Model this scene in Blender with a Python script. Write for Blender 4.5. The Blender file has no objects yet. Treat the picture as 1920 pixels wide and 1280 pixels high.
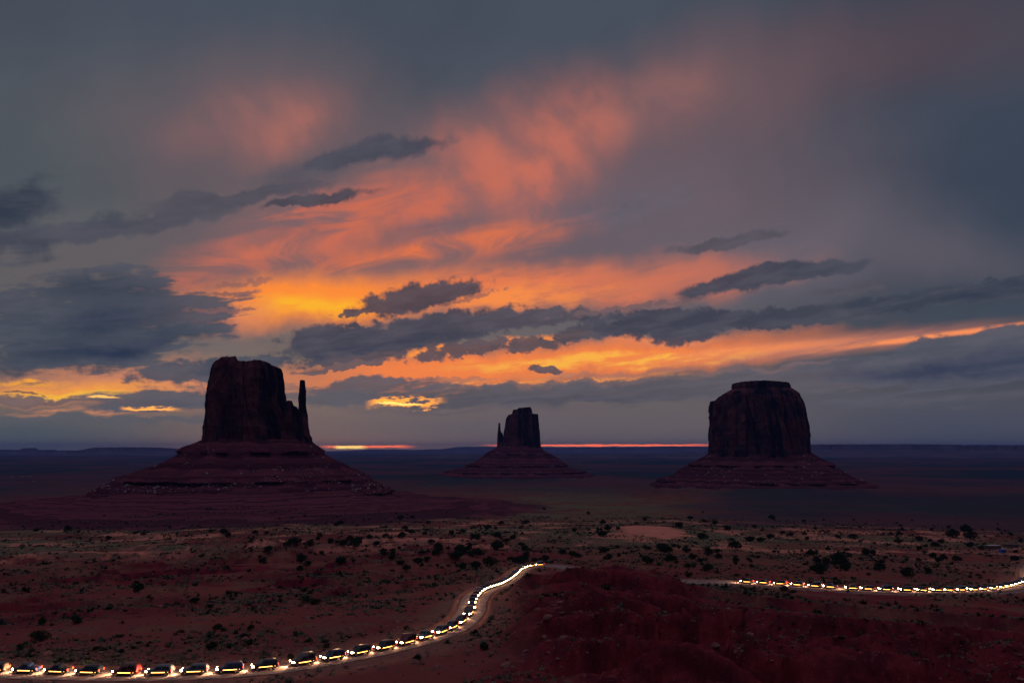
import bpy, bmesh, math, random
import numpy as np

# ------------------------------------------------------------------ camera, sky, sun, exposure
S = bpy.context.scene
COL = S.collection
F_PX = 28.0 / 36.0 * 1920.0            # focal length in photo pixels
PITCH = math.atan((841 - 640) / F_PX)   # the eye-level horizon sits at y = 841 of 1280
CP, SP = math.cos(PITCH), math.sin(PITCH)

cam_d = bpy.data.cameras.new('camera')
cam_d.lens = 28.0; cam_d.sensor_width = 36.0
cam_d.clip_start = 0.5; cam_d.clip_end = 200000.0
cam = bpy.data.objects.new('camera', cam_d); COL.objects.link(cam)
cam.location = (0, 0, 0); cam.rotation_euler = (math.pi / 2 + PITCH, 0, 0)
S.camera = cam

S.view_settings.view_transform = 'Standard'; S.view_settings.look = 'None'
S.view_settings.exposure = 0.0; S.view_settings.gamma = 1.0
S.view_settings.use_curve_mapping = False
S.cycles.use_denoising = True
S.cycles.max_bounces = 6; S.cycles.diffuse_bounces = 3; S.cycles.glossy_bounces = 2
S.cycles.volume_bounces = 1; S.cycles.sample_clamp_indirect = 4.0

def lin(c):
    """8-bit sRGB to linear"""
    o = []
    for v in c:
        v = v / 255.0
        o.append(v / 12.92 if v <= 0.04045 else ((v + 0.055) / 1.055) ** 2.4)
    return tuple(o)

def ray(px, py):
    a, b = (px - 960) / F_PX, (640 - py) / F_PX
    d = np.array([a, CP - b * SP, SP + b * CP])
    return d / np.linalg.norm(d)

def azel(px, py):
    d = ray(px, py)
    return math.degrees(math.atan2(d[0], d[1])), math.degrees(math.asin(d[2]))

class Nodes:
    """small helper to write node maths as expressions"""
    def __init__(s, tree): s.t = tree; s.n = tree.nodes; s.l = tree.links
    def put(s, sock, v):
        if hasattr(v, 'is_output'): s.l.new(v, sock)
        else: sock.default_value = v
    def math(s, op, a, b=0.0, c=0.0, clamp=False):
        n = s.n.new('ShaderNodeMath'); n.operation = op; n.use_clamp = clamp
        s.put(n.inputs[0], a); s.put(n.inputs[1], b); s.put(n.inputs[2], c); return n.outputs[0]
    def vec(s, op, a, b=(0, 0, 0), k=1.0):
        n = s.n.new('ShaderNodeVectorMath'); n.operation = op
        s.put(n.inputs[0], a); s.put(n.inputs[1], b)
        if op == 'SCALE': s.put(n.inputs[3], k)
        return n.outputs[1] if op in ('LENGTH', 'DOT_PRODUCT', 'DISTANCE') else n.outputs[0]
    def xyz(s, x, y, z=0.0):
        n = s.n.new('ShaderNodeCombineXYZ')
        for i, v in enumerate((x, y, z)): s.put(n.inputs[i], v)
        return n.outputs[0]
    def sep(s, v):
        n = s.n.new('ShaderNodeSeparateXYZ'); s.put(n.inputs[0], v); return n.outputs
    def noise(s, v, scale=1.0, detail=3.0, rough=0.55, lac=2.0, color=False, dist=0.0):
        n = s.n.new('ShaderNodeTexNoise'); n.noise_dimensions = '2D'
        s.put(n.inputs['Vector'], v); n.inputs['Scale'].default_value = scale
        n.inputs['Detail'].default_value = detail; n.inputs['Roughness'].default_value = rough
        n.inputs['Lacunarity'].default_value = lac; n.inputs['Distortion'].default_value = dist
        return n.outputs['Color' if color else 'Fac']
    def ramp(s, v, a, b, lo=0.0, hi=1.0, kind='SMOOTHSTEP'):
        n = s.n.new('ShaderNodeMapRange'); n.interpolation_type = kind; n.clamp = True
        s.put(n.inputs['Value'], v); s.put(n.inputs['From Min'], a); s.put(n.inputs['From Max'], b)
        s.put(n.inputs['To Min'], lo); s.put(n.inputs['To Max'], hi); return n.outputs[0]
    def mapping(s, v, loc, rot, scale):
        n = s.n.new('ShaderNodeMapping'); n.vector_type = 'TEXTURE'; s.put(n.inputs[0], v)
        n.inputs['Location'].default_value = loc; n.inputs['Rotation'].default_value = rot
        n.inputs['Scale'].default_value = scale; return n.outputs[0]
    def mix(s, f, a, b, blend='MIX'):
        n = s.n.new('ShaderNodeMix'); n.data_type = 'RGBA'; n.blend_type = blend; n.clamp_factor = True
        s.put(n.inputs['Factor'], f)
        s.put(n.inputs[6], a if hasattr(a, 'is_output') else tuple(a) + (1.0,))
        s.put(n.inputs[7], b if hasattr(b, 'is_output') else tuple(b) + (1.0,))
        return n.outputs[2]

SUN_AZ, SUN_EL = azel(648, 838)[0], 1.2

def build_sky():
    w = bpy.data.worlds.new('World'); S.world = w; w.use_nodes = True
    t = w.node_tree; t.nodes.clear(); N = Nodes(t)
    D = t.nodes.new('ShaderNodeTexCoord').outputs['Generated']
    D = N.vec('NORMALIZE', D)
    x, y, z = N.sep(D)
    az = N.math('MULTIPLY', N.math('ARCTAN2', x, y), 57.29578)
    el = N.math('MULTIPLY', N.math('ARCSINE', z), 57.29578)
    # stretched coordinate: cloud layers are seen edge-on near the horizon, so they flatten there
    elf = N.math('MULTIPLY', N.math('LOGARITHM', N.math('ADD', N.math('MAXIMUM', el, 0.0), 5.0), math.e), 14.0)
    Q = N.xyz(az, elf, 0.0)
    def warp(scale, amp_a, amp_e, detail, rough, seed):
        o = []
        for k, amp in ((0.0, amp_a), (57.3, amp_e)):
            v = N.vec('ADD', Q, (seed + k, seed * 1.7, seed * 0.3 + k))
            o.append(N.math('MULTIPLY', N.math('SUBTRACT', N.noise(v, scale, detail, rough), 0.5), amp))
        return o
    def warped(*ws):
        a, e = az, el
        for wa, we in ws:
            a, e = N.math('ADD', a, wa), N.math('ADD', e, we)
        return a, e
    # plain float maths from here on: it keeps the compiled shader's stack small
    P = (az, el)
    Wg = warped(warp(0.10, 9.0, 4.0, 4.0, 0.55, 11.0))                     # glow areas: broad drift
    Wc = warped(warp(0.22, 5.0, 2.2, 6.0, 0.60, 5.0))                      # soft cloud bodies
    Wk = warped(warp(0.20, 3.0, 0.9, 2.0, 0.5, 23.0), warp(0.9, 1.2, 0.8, 4.0, 0.55, 41.0))   # crisp, billowing edges
    # wisps that rise to the right, and fall streaks
    Q2 = N.xyz(az, N.math('MULTIPLY', el, 1.25), 0.0)
    R = N.mapping(Q2, (0, 0, 0), (0, 0, math.radians(17)), (3.6, 1.0, 1.0))
    wisp = N.noise(R, 0.42, 7.0, 0.58, dist=0.6)
    veil = N.noise(N.mapping(Q2, (5, 2, 0), (0, 0, math.radians(-55)), (1.5, 1.0, 1.0)), 0.32, 5.0, 0.52, dist=.12)
    fine = N.noise(N.mapping(Q, (1, 9, 0), (0, 0, math.radians(8)), (5.0, 1.0, 1.0)), 1.25, 5.0, 0.6)
    puff = N.noise(N.vec('MULTIPLY', Q, (1.0, 1.3, 1.0)), 0.9, 6.0, 0.62)

    def dist(px, py, rx, ry, ang, W):
        a0, e0 = azel(px, py); ca, sa = math.cos(math.radians(ang)), math.sin(math.radians(ang))
        h = 8.0
        ax = np.array(azel(px + h * ca, py - h * sa)) - (a0, e0)
        ay = np.array(azel(px - h * sa, py - h * ca)) - (a0, e0)
        lx, ly = np.linalg.norm(ax) / h * rx, np.linalg.norm(ay) / h * ry
        t_ = math.atan2(ax[1], ax[0]); c_, s_ = math.cos(t_), math.sin(t_)
        u = N.math('MULTIPLY_ADD', W[0], c_ / lx, -(a0 * c_ + e0 * s_) / lx)
        u = N.math('MULTIPLY_ADD', W[1], s_ / lx, u)
        v = N.math('MULTIPLY_ADD', W[0], -s_ / ly, (a0 * s_ - e0 * c_) / ly)
        v = N.math('MULTIPLY_ADD', W[1], c_ / ly, v)
        return N.math('SQRT', N.math('MULTIPLY_ADD', u, u, N.math('MULTIPLY', v, v)))

    # --- clear air between the clouds: the sky model at dusk, seen through high thin overcast
    sk = t.nodes.new('ShaderNodeTexSky'); sk.sky_type = 'NISHITA'; sk.sun_disc = False
    sk.sun_elevation = math.radians(SUN_EL); sk.sun_rotation = math.radians(SUN_AZ)
    sk.altitude = 1600; sk.dust_density = 2.0
    base = N.mix(N.ramp(az, -34, 2), lin((80, 87, 93)), lin((82, 81, 92)))
    base = N.mix(N.ramp(az, 10, 33), base, lin((51, 61, 79)))
    base = N.mix(N.ramp(el, 16, 30), base, lin((68, 75, 88)))
    base = N.mix(N.math('MULTIPLY', N.ramp(az, 16, 32), N.ramp(el, 20, 30)), base, lin((64, 64, 76)))
    base = N.mix(0.012, base, sk.outputs[0], 'ADD')
    # broad mottling of the overcast
    m = N.ramp(N.noise(N.mapping(Q, (0, 0, 0), (0, 0, math.radians(12)), (3.0, 1.0, 1.0)), 0.16, 5.0, 0.55), 0.3, 0.7)
    base = N.mix(N.math('MULTIPLY', N.math('SUBTRACT', 1.0, m), 0.30), base, lin((52, 58, 72)))

    def glow(c, px, py, rx, ry, ang, rgb, k=1.0, tex=None, lo=0.35, hi=0.65, W=None, tmin=0.0):
        d = dist(px, py, rx, ry, ang, W or Wg)
        f = N.ramp(d, 0.0, 1.0, k, 0.0)
        if tex is not None:
            f = N.math('MULTIPLY', f, N.ramp(tex, lo, hi, tmin, 1.0))
        return N.mix(f, c, lin(rgb))
    c = base
    for g in GLOWS:
        kw = dict(g[7]) if len(g) > 7 else {}
        tx = {'wisp': wisp, 'veil': veil, 'fine': fine, 'puff': puff}.get(kw.pop('tex', None))
        if kw.pop('plain', False): kw['W'] = P
        if kw.pop('soft', False): kw['W'] = Wc
        c = glow(c, *g[:7], tex=tx, **kw)

    # --- dark clouds in front of the glow
    def cloud(c, px, py, rx, ry, ang, rgb, k=0.95, soft=0.5, amp=1.0, W=Wc, tex=puff):
        d = dist(px, py, rx, ry, ang, W)
        f = N.math('MULTIPLY_ADD', N.math('SUBTRACT', tex, 0.5), amp, N.math('SUBTRACT', 1.0, d))
        f = N.ramp(f, 0.0, soft, 0.0, k)
        return N.mix(f, c, lin(rgb)), f
    cm = 0.0
    for g in CLOUDS:
        kw = dict(g[6]) if len(g) > 6 else {}
        if kw.pop('crisp', False): kw['W'] = Wk
        if kw.get('tex'): kw['tex'] = {'wisp': wisp, 'veil': veil, 'fine': fine, 'puff': puff}[kw['tex']]
        c, f = cloud(c, *g[:6], **kw)
        cm = N.math('MAXIMUM', cm, f)
    # thin parts of the clouds pass more of the light behind than the thick ones
    c = N.mix(N.math('MULTIPLY', cm, N.ramp(fine, 0.35, 0.7, 0.0, 0.10)), c, lin((150, 140, 150)))
    # low light strips: gaps under the cloud deck
    for (px0, px1, py, h, rgb, k, br) in STRIPS:
        a0, e0 = azel(px0, py); a1, _ = azel(px1, py); eh = h / 26.0
        f = N.math('MULTIPLY', N.ramp(az, a0, a0 + (a1 - a0) * 0.2), N.ramp(az, a1 - (a1 - a0) * 0.3, a1, 1.0, 0.0))
        we = N.math('MULTIPLY_ADD', N.math('SUBTRACT', fine, 0.5), eh * 2.6 * br, el)
        we = N.math('MULTIPLY_ADD', N.math('SUBTRACT', puff, 0.5), eh * 2.4 * br, we)
        g = N.math('MULTIPLY', N.ramp(we, e0 - eh, e0 - eh * 0.2), N.ramp(we, e0 + eh * 0.2, e0 + eh, 1.0, 0.0))
        c = N.mix(N.math('MULTIPLY', N.math('MULTIPLY', f, g), k), c, tuple(v * (3.0 if py > 800 else SKY_HOT) for v in lin(rgb)))
    front = t.nodes.new('ShaderNodeBackground'); t.links.new(c, front.inputs[0]); front.inputs[1].default_value = SKY_GAIN
    # the rest of the sky, away from the sunset: unseen blue dusk overcast, brightened overhead to light the ground, darkened low
    away = N.ramp(N.math('ABSOLUTE', az), 44, 58)
    away = N.math('MAXIMUM', N.math('MAXIMUM', away, N.ramp(el, 36, 50)), N.ramp(el, -1.6, -0.8, 1.0, 0.0))
    bk = N.mix(N.ramp(el, 8, 62), lin((26, 30, 62)), lin((142, 146, 170)))
    bk = N.mix(N.ramp(N.math('ABSOLUTE', az), 100, 60, 0.0, 1.0), bk, lin((74, 78, 92)))
    bk = N.mix(N.ramp(el, -1.5, 1.0, 1.0, 0.0), bk, lin((26, 20, 34)))
    rear = t.nodes.new('ShaderNodeBackground'); t.links.new(bk, rear.inputs[0]); rear.inputs[1].default_value = SKY_GAIN
    ms = t.nodes.new('ShaderNodeMixShader'); t.links.new(away, ms.inputs[0])
    t.links.new(front.outputs[0], ms.inputs[1]); t.links.new(rear.outputs[0], ms.inputs[2])
    out = t.nodes.new('ShaderNodeOutputWorld'); t.links.new(ms.outputs[0], out.inputs[0])

SKY_GAIN, SKY_HOT = 1.0, 1.6
# broad lit areas: photo position of the centre, half sizes, tilt, sRGB colour, strength, options
GLOWS = [
    (960, 800, 1500, 120, 0, (104, 97, 101), .95, dict(plain=1)),
    (40, 815, 460, 75, 0, (80, 91, 98), .9, dict(plain=1)),
    (1800, 800, 560, 100, 0, (76, 80, 94), .95, dict(plain=1)),
    (1150, 400, 700, 230, 8, (110, 94, 103), .95),
    (1750, 500, 360, 90, 6, (92, 88, 98), .8),
    (1450, 470, 460, 130, 8, (106, 98, 108), .9),
    (600, 440, 700, 260, 15, (118, 98, 103), .95),
    (480, 230, 460, 200, 0, (112, 92, 97), .9),
    (120, 520, 420, 130, 5, (98, 93, 96), .8),
    (1700, 90, 620, 150, 5, (84, 70, 80), .7),
    (1250, 190, 520, 180, 10, (116, 90, 95), .85),
    (1120, 215, 300, 110, 10, (160, 106, 100), .8, dict(tex='veil', lo=.25, hi=.8, tmin=.3)),
    (520, 240, 190, 95, 12, (180, 110, 97), .85, dict(tex='veil', lo=.25, hi=.75, tmin=.4)),
    (430, 215, 200, 80, 10, (140, 100, 99), .6, dict(tex='veil', lo=.3, hi=.7, tmin=.3)),
    (950, 310, 270, 190, 45, (202, 112, 92), .95, dict(tex='veil', lo=.25, hi=.72, tmin=.4)),
    (820, 400, 220, 90, 25, (198, 108, 88), .9, dict(tex='veil', lo=.35, hi=.7, tmin=.1)),
    (620, 420, 420, 100, 15, (212, 110, 82), 1.0, dict(tex='wisp', lo=.36, hi=.66, tmin=.12)),
    (800, 470, 380, 62, 9, (240, 120, 68), 1.0, dict(tex='wisp', lo=.38, hi=.64, tmin=.12)),
    (430, 490, 280, 60, 10, (206, 112, 86), .9, dict(tex='wisp', lo=.35, hi=.64, tmin=.2)),
    (900, 548, 680, 64, 3, (232, 124, 78), 1.1, dict(tex='fine', lo=.25, hi=.6, tmin=.5)),
    (1180, 530, 380, 70, 8, (208, 116, 90), .9, dict(tex='wisp', lo=.35, hi=.6, tmin=.3)),
    (960, 565, 300, 36, 4, (248, 142, 74), 1.1, dict(tex='fine', lo=.3, hi=.6, tmin=.35, soft=1)),
    (590, 562, 320, 72, 2, (255, 142, 58), 1.4, dict(soft=1)),
    (585, 574, 170, 32, 2, (255, 180, 46), 1.3, dict(tex='fine', lo=.3, hi=.6, tmin=.4, soft=1)),
    (400, 590, 190, 60, 0, (220, 134, 98), .8, dict(soft=1)),
    (300, 720, 460, 62, 0, (214, 136, 98), 1.1, dict(soft=1)),
    (130, 738, 330, 30, 0, (244, 156, 76), 1.1, dict(soft=1)),
    (110, 744, 240, 12, 0, (255, 188, 66), 1.2, dict(soft=1, tex='fine', lo=.3, hi=.55, tmin=.4)),
    (40, 718, 120, 10, 0, (255, 170, 56), 1.0, dict(soft=1)),
    (150, 775, 260, 12, 0, (226, 146, 98), .8, dict(soft=1, tex='fine', lo=.35, hi=.6, tmin=.1)),
    (880, 690, 500, 52, 4, (246, 132, 72), 1.25, dict(soft=1)),
    (1180, 672, 520, 44, 5, (246, 132, 72), 1.2, dict(soft=1)),
    (1520, 652, 480, 28, 6, (206, 128, 104), .9, dict(plain=1, tex='fine', lo=.25, hi=.6, tmin=.5)),
    (1740, 632, 360, 9, 7.5, (250, 146, 92), 1.3, dict(plain=1, tex='fine', lo=.25, hi=.55, tmin=.45)),
    (1380, 658, 300, 14, 5, (244, 142, 88), 1.1, dict(plain=1, tex='fine', lo=.3, hi=.6, tmin=.3)),
    (1120, 678, 380, 18, 3, (255, 180, 72), 1.4, dict(soft=1, tex='fine', lo=.38, hi=.6, tmin=.1)),
    (1000, 712, 420, 13, 2, (254, 154, 76), 1.0, dict(soft=1, tex='fine', lo=.38, hi=.6, tmin=.1)),
    (760, 665, 200, 14, 6, (255, 150, 66), 1.1, dict(soft=1)),
    (960, 640, 240, 13, 6, (250, 144, 72), 1.1, dict(soft=1)),
    (1230, 640, 170, 14, 4, (236, 136, 90), 1.0, dict(soft=1)),
]
# dark cloud bodies: centre, half sizes, tilt, colour, options
CLOUDS = [
    (20, 400, 130, 66, 28, (48, 57, 72), dict(k=.92, soft=.6, tex='fine')),
    (140, 438, 170, 26, 14, (68, 73, 85), dict(k=.75, soft=.5, tex='fine')),
    (10, 475, 140, 36, 10, (62, 67, 80), dict(k=.8, soft=.6, tex='wisp')),
    (300, 412, 200, 24, 11, (72, 74, 86), dict(k=.75, soft=.5, tex='fine')),
    (460, 366, 210, 20, 7, (74, 74, 86), dict(k=.8, soft=.5, tex='fine')),
    (590, 378, 130, 13, 9, (70, 68, 79), dict(k=.95, soft=.4, tex='fine')),
    (580, 322, 170, 38, 14, (80, 79, 90), dict(k=.75, soft=.8, tex='fine')),
    (650, 298, 100, 20, 6, (68, 70, 84), dict(k=.8, soft=.6, tex='fine')),
    (740, 277, 130, 24, 9, (68, 70, 84), dict(k=.9, soft=.5, tex='fine')),
    (1160, 390, 220, 60, 8, (94, 92, 104), dict(k=.8, soft=1.2)),
    (820, 425, 220, 34, 14, (110, 92, 100), dict(k=.75, soft=.8, tex='wisp')),
    (520, 440, 150, 26, 10, (112, 92, 98), dict(k=.6, soft=.9, tex='wisp')),
    (190, 602, 285, 100, 2, (70, 76, 88), dict(k=.95, soft=.3, tex='fine', amp=1.6)),
    (190, 542, 190, 34, 0, (58, 66, 80), dict(k=.9, soft=.8, tex='fine')),
    (200, 600, 210, 48, 6, (44, 56, 76), dict(k=.9, soft=1.0, tex='fine')),
    (340, 626, 125, 27, 4, (62, 70, 84), dict(soft=.6)),
    (120, 662, 240, 46, 6, (62, 70, 84), dict(soft=.6)),
    (220, 650, 210, 26, 4, (34, 48, 74), dict(k=.9, soft=1.1, tex='fine')),
    (20, 615, 150, 20, 0, (66, 74, 86), dict(soft=.6, tex='fine')),
    (445, 550, 50, 7, 3, (130, 92, 88), dict(k=.8, crisp=1, amp=2.0)),
    (420, 583, 70, 6, 6, (126, 90, 88), dict(k=.8, crisp=1, amp=2.0)),
    (470, 530, 60, 7, 6, (130, 94, 94), dict(k=.6, crisp=1, amp=2.0)),
    (340, 702, 150, 26, 6, (76, 80, 92), dict(soft=.4)),
    (460, 684, 120, 22, 8, (74, 78, 91), dict(soft=.4)),
    (320, 750, 210, 24, 3, (84, 87, 98), dict(soft=.45, tex='fine')),
    (240, 788, 330, 12, 0, (92, 93, 99), dict(k=.8, soft=.7, tex='fine')),
    (40, 740, 60, 4, -2, (128, 92, 78), dict(k=.9, soft=.4, tex='fine')),
    (60, 752, 150, 9, -2, (116, 96, 96), dict(k=.95, soft=.5, tex='fine')),
    (790, 556, 145, 32, 11, (68, 66, 77), dict(soft=.35, crisp=1)),
    (690, 582, 60, 9, 6, (92, 74, 78), dict(soft=.3, crisp=1, amp=1.8)),
    (880, 562, 70, 7, 14, (150, 96, 84), dict(k=.7, soft=.4, crisp=1, amp=2.2)),
    (625, 640, 135, 36, 4, (70, 70, 82), dict(soft=.35, crisp=1)),
    (670, 664, 150, 26, 8, (72, 72, 84), dict(soft=.35, crisp=1)),
    (790, 622, 250, 36, 7, (70, 69, 81), dict(soft=.3, crisp=1)),
    (980, 602, 150, 20, 5, (80, 75, 85), dict(soft=.3, crisp=1)),
    (720, 648, 230, 16, 8, (62, 64, 80), dict(k=.8, soft=.8)),
    (640, 690, 120, 8, 7, (104, 86, 88), dict(soft=.3, crisp=1)),
    (870, 654, 120, 16, 8, (92, 78, 84), dict(soft=.35, crisp=1, amp=1.8)),
    (985, 646, 80, 14, 6, (92, 78, 83), dict(soft=.35, crisp=1, amp=1.8)),
    (1005, 692, 44, 8, 0, (90, 78, 86), dict(soft=.3, crisp=1)),
    (1110, 622, 110, 16, 8, (82, 76, 85), dict(soft=.35, crisp=1, amp=1.6)),
    (1170, 580, 140, 8, 9, (112, 90, 94), dict(k=.8, soft=.4, crisp=1, amp=1.6)),
    (1250, 604, 190, 30, 3, (64, 65, 79), dict(soft=.3, crisp=1)),
    (1295, 620, 80, 24, 8, (72, 72, 85), dict(soft=.35, crisp=1)),
    (1410, 598, 180, 24, 3, (64, 66, 80), dict(soft=.3, crisp=1)),
    (1590, 584, 170, 22, 8, (66, 70, 82), dict(soft=.3, crisp=1)),
    (1740, 558, 200, 22, 9, (60, 66, 79), dict(soft=.35, crisp=1, amp=.8)),
    (1905, 540, 160, 27, 5, (54, 62, 77), dict(soft=.4, crisp=1, amp=.8)),
    (1590, 547, 100, 12, 4, (80, 78, 88), dict(k=.85, soft=.6, tex='fine')),
    (1430, 524, 200, 22, 10, (62, 67, 81), dict(soft=.35, tex='fine', amp=.7)),
    (1375, 454, 150, 15, 9, (82, 78, 88), dict(k=.92, soft=.45, tex='fine', amp=.7)),
    (1540, 710, 420, 34, 5, (96, 91, 99), dict(soft=.25, tex='fine', amp=.8)),
    (1830, 672, 400, 50, 7, (82, 84, 96), dict(k=.97, soft=.22, tex='fine', amp=.7)),
    (1300, 722, 360, 18, 3, (92, 87, 95), dict(soft=.4, tex='fine')),
    (1760, 692, 330, 24, 5, (48, 57, 82), dict(k=.95, soft=1.1, tex='fine')),
    (1920, 680, 190, 36, 8, (56, 65, 85), dict(k=.85, soft=1.0, tex='fine')),
    (1700, 748, 460, 20, 1, (84, 85, 96), dict(k=.7, soft=.9, tex='fine')),
    (1020, 722, 330, 9, 2, (110, 94, 96), dict(k=.85, soft=.4, tex='fine')),
    (1150, 700, 200, 6, 4, (170, 116, 98), dict(k=.6, soft=.5, tex='fine')),
    (1420, 690, 200, 7, 4, (120, 98, 100), dict(k=.7, soft=.5, tex='fine')),
    (820, 712, 150, 6, 2, (160, 112, 98), dict(k=.6, soft=.5, tex='fine')),
    (1000, 742, 460, 24, 1, (90, 86, 93), dict(soft=.4, tex='fine')),
    (690, 724, 170, 16, 3, (98, 90, 96), dict(soft=.35, tex='fine')),
    (640, 748, 150, 20, 2, (92, 90, 97), dict(soft=.5, tex='fine')),
    (1100, 746, 380, 10, 1, (80, 80, 91), dict(k=.8, soft=.9, tex='fine')),
    (880, 768, 320, 7, 1, (98, 90, 95), dict(k=.6, soft=.7, tex='fine')),
]
# bright slits: x from, x to, y, half height, colour, strength, raggedness
STRIPS = [
    (680, 845, 755, 9, (255, 160, 60), 1.0, 1.3),
    (700, 800, 756, 4, (255, 215, 110), .9, 1.3),
    (220, 345, 765, 4, (255, 165, 70), 1.0, 1.3),
    (160, 230, 742, 3, (255, 190, 90), .8, 1.0),
    (590, 790, 837, 3.0, (255, 110, 50), .95, .6),
    (622, 692, 838, 4, (255, 215, 110), 1.0, .4),
    (885, 1400, 834.5, 2.7, (255, 108, 50), .95, .5),
]
build_sky()

sun_d = bpy.data.lights.new('sun', 'SUN'); sun_d.energy = 0.12; sun_d.angle = math.radians(0.6); sun_d.color = (1.0, 0.55, 0.28)
sun = bpy.data.objects.new('sun', sun_d); COL.objects.link(sun)
sun.rotation_euler = (math.radians(90 - SUN_EL), 0, math.radians(180 - SUN_AZ))

# ------------------------------------------------------------------ numpy noise
rng = np.random.default_rng(7)
_PERM = np.concatenate([np.random.default_rng(3).permutation(4096)] * 3)
_GA = np.random.default_rng(4).uniform(0, 2 * np.pi, 4096)
_GX, _GY = np.cos(_GA), np.sin(_GA)

def gnoise(x, y, seed=0):
    """gradient noise, about -0.7 .. 0.7"""
    x = np.asarray(x, float); y = np.asarray(y, float)
    xi = np.floor(x).astype(np.int64); yi = np.floor(y).astype(np.int64)
    fx, fy = x - xi, y - yi
    u, v = fx * fx * fx * (fx * (fx * 6 - 15) + 10), fy * fy * fy * (fy * (fy * 6 - 15) + 10)
    def g(ix, iy, dx, dy):
        h = _PERM[(_PERM[(ix + seed * 101) & 4095] + iy + seed * 37) & 4095]
        return _GX[h] * dx + _GY[h] * dy
    a, b = g(xi, yi, fx, fy), g(xi + 1, yi, fx - 1, fy)
    c, d = g(xi, yi + 1, fx, fy - 1), g(xi + 1, yi + 1, fx - 1, fy - 1)
    return (a + (b - a) * u) * (1 - v) + (c + (d - c) * u) * v

def fbm(x, y, octaves=5, rough=0.5, seed=0):
    s, a, f = 0.0, 1.0, 1.0
    for k in range(octaves):
        s = s + a * gnoise(x * f, y * f, seed + k * 7); a *= rough; f *= 2.03
    return s

def ridged(x, y, octaves=4, rough=0.5, seed=0):
    s, a, f, t = 0.0, 1.0, 1.0, 0.0
    for k in range(octaves):
        s = s + a * (1 - np.abs(gnoise(x * f, y * f, seed + k * 7)) * 2.2); t += a; a *= rough; f *= 2.1
    return s / t

def sst(a, b, x):
    t = np.clip((np.asarray(x, float) - a) / (b - a), 0, 1); return t * t * (3 - 2 * t)

def terrace(h, step, sharp=0.75):
    k = np.floor(h / step); f = h / step - k
    return (k + sst(sharp, 1.0, f) * 0.85 + f * 0.15) * step

# ------------------------------------------------------------------ terrain
_R = np.array([0, 12, 30, 60, 100, 130, 165, 195, 250, 330, 450, 620, 1050, 1500, 1900, 2600, 4000, 10000, 60000.])
_D = np.array([2, 4, 9, 22, 33, 38.3, 40, 40.4, 44, 49.5, 57, 67, 86, 95, 99, 102, 105, 107, 109.])
_rs = np.geomspace(1, 60000, 4000)
_ds = np.interp(np.log(_rs), np.log(np.maximum(_R, .5)), _D)
_k = np.hanning(161); _k /= _k.sum()
_ds = np.convolve(np.pad(_ds, 80, mode='edge'), _k, 'valid')

def px_plane(px, py, R, az0):
    """photo pixel -> (x across, z) on the vertical plane at distance R square to azimuth az0"""
    d = ray(px, py); a = az0
    f = d[0] * math.sin(a) + d[1] * math.cos(a)
    s = d[0] * math.cos(a) - d[1] * math.sin(a)
    return s / f * R, d[2] / f * R

def centre(px, R):
    a = math.radians(azel(px, 841)[0]); return a, R * math.sin(a), R * math.cos(a)

W_AZ, W_X, W_Y = centre(485, 1380)       # tall left butte
E_AZ, E_X, E_Y = centre(972, 2750)       # small far butte
M_AZ, M_X, M_Y = centre(1425, 2150)      # broad right butte
ROAD = None

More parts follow.
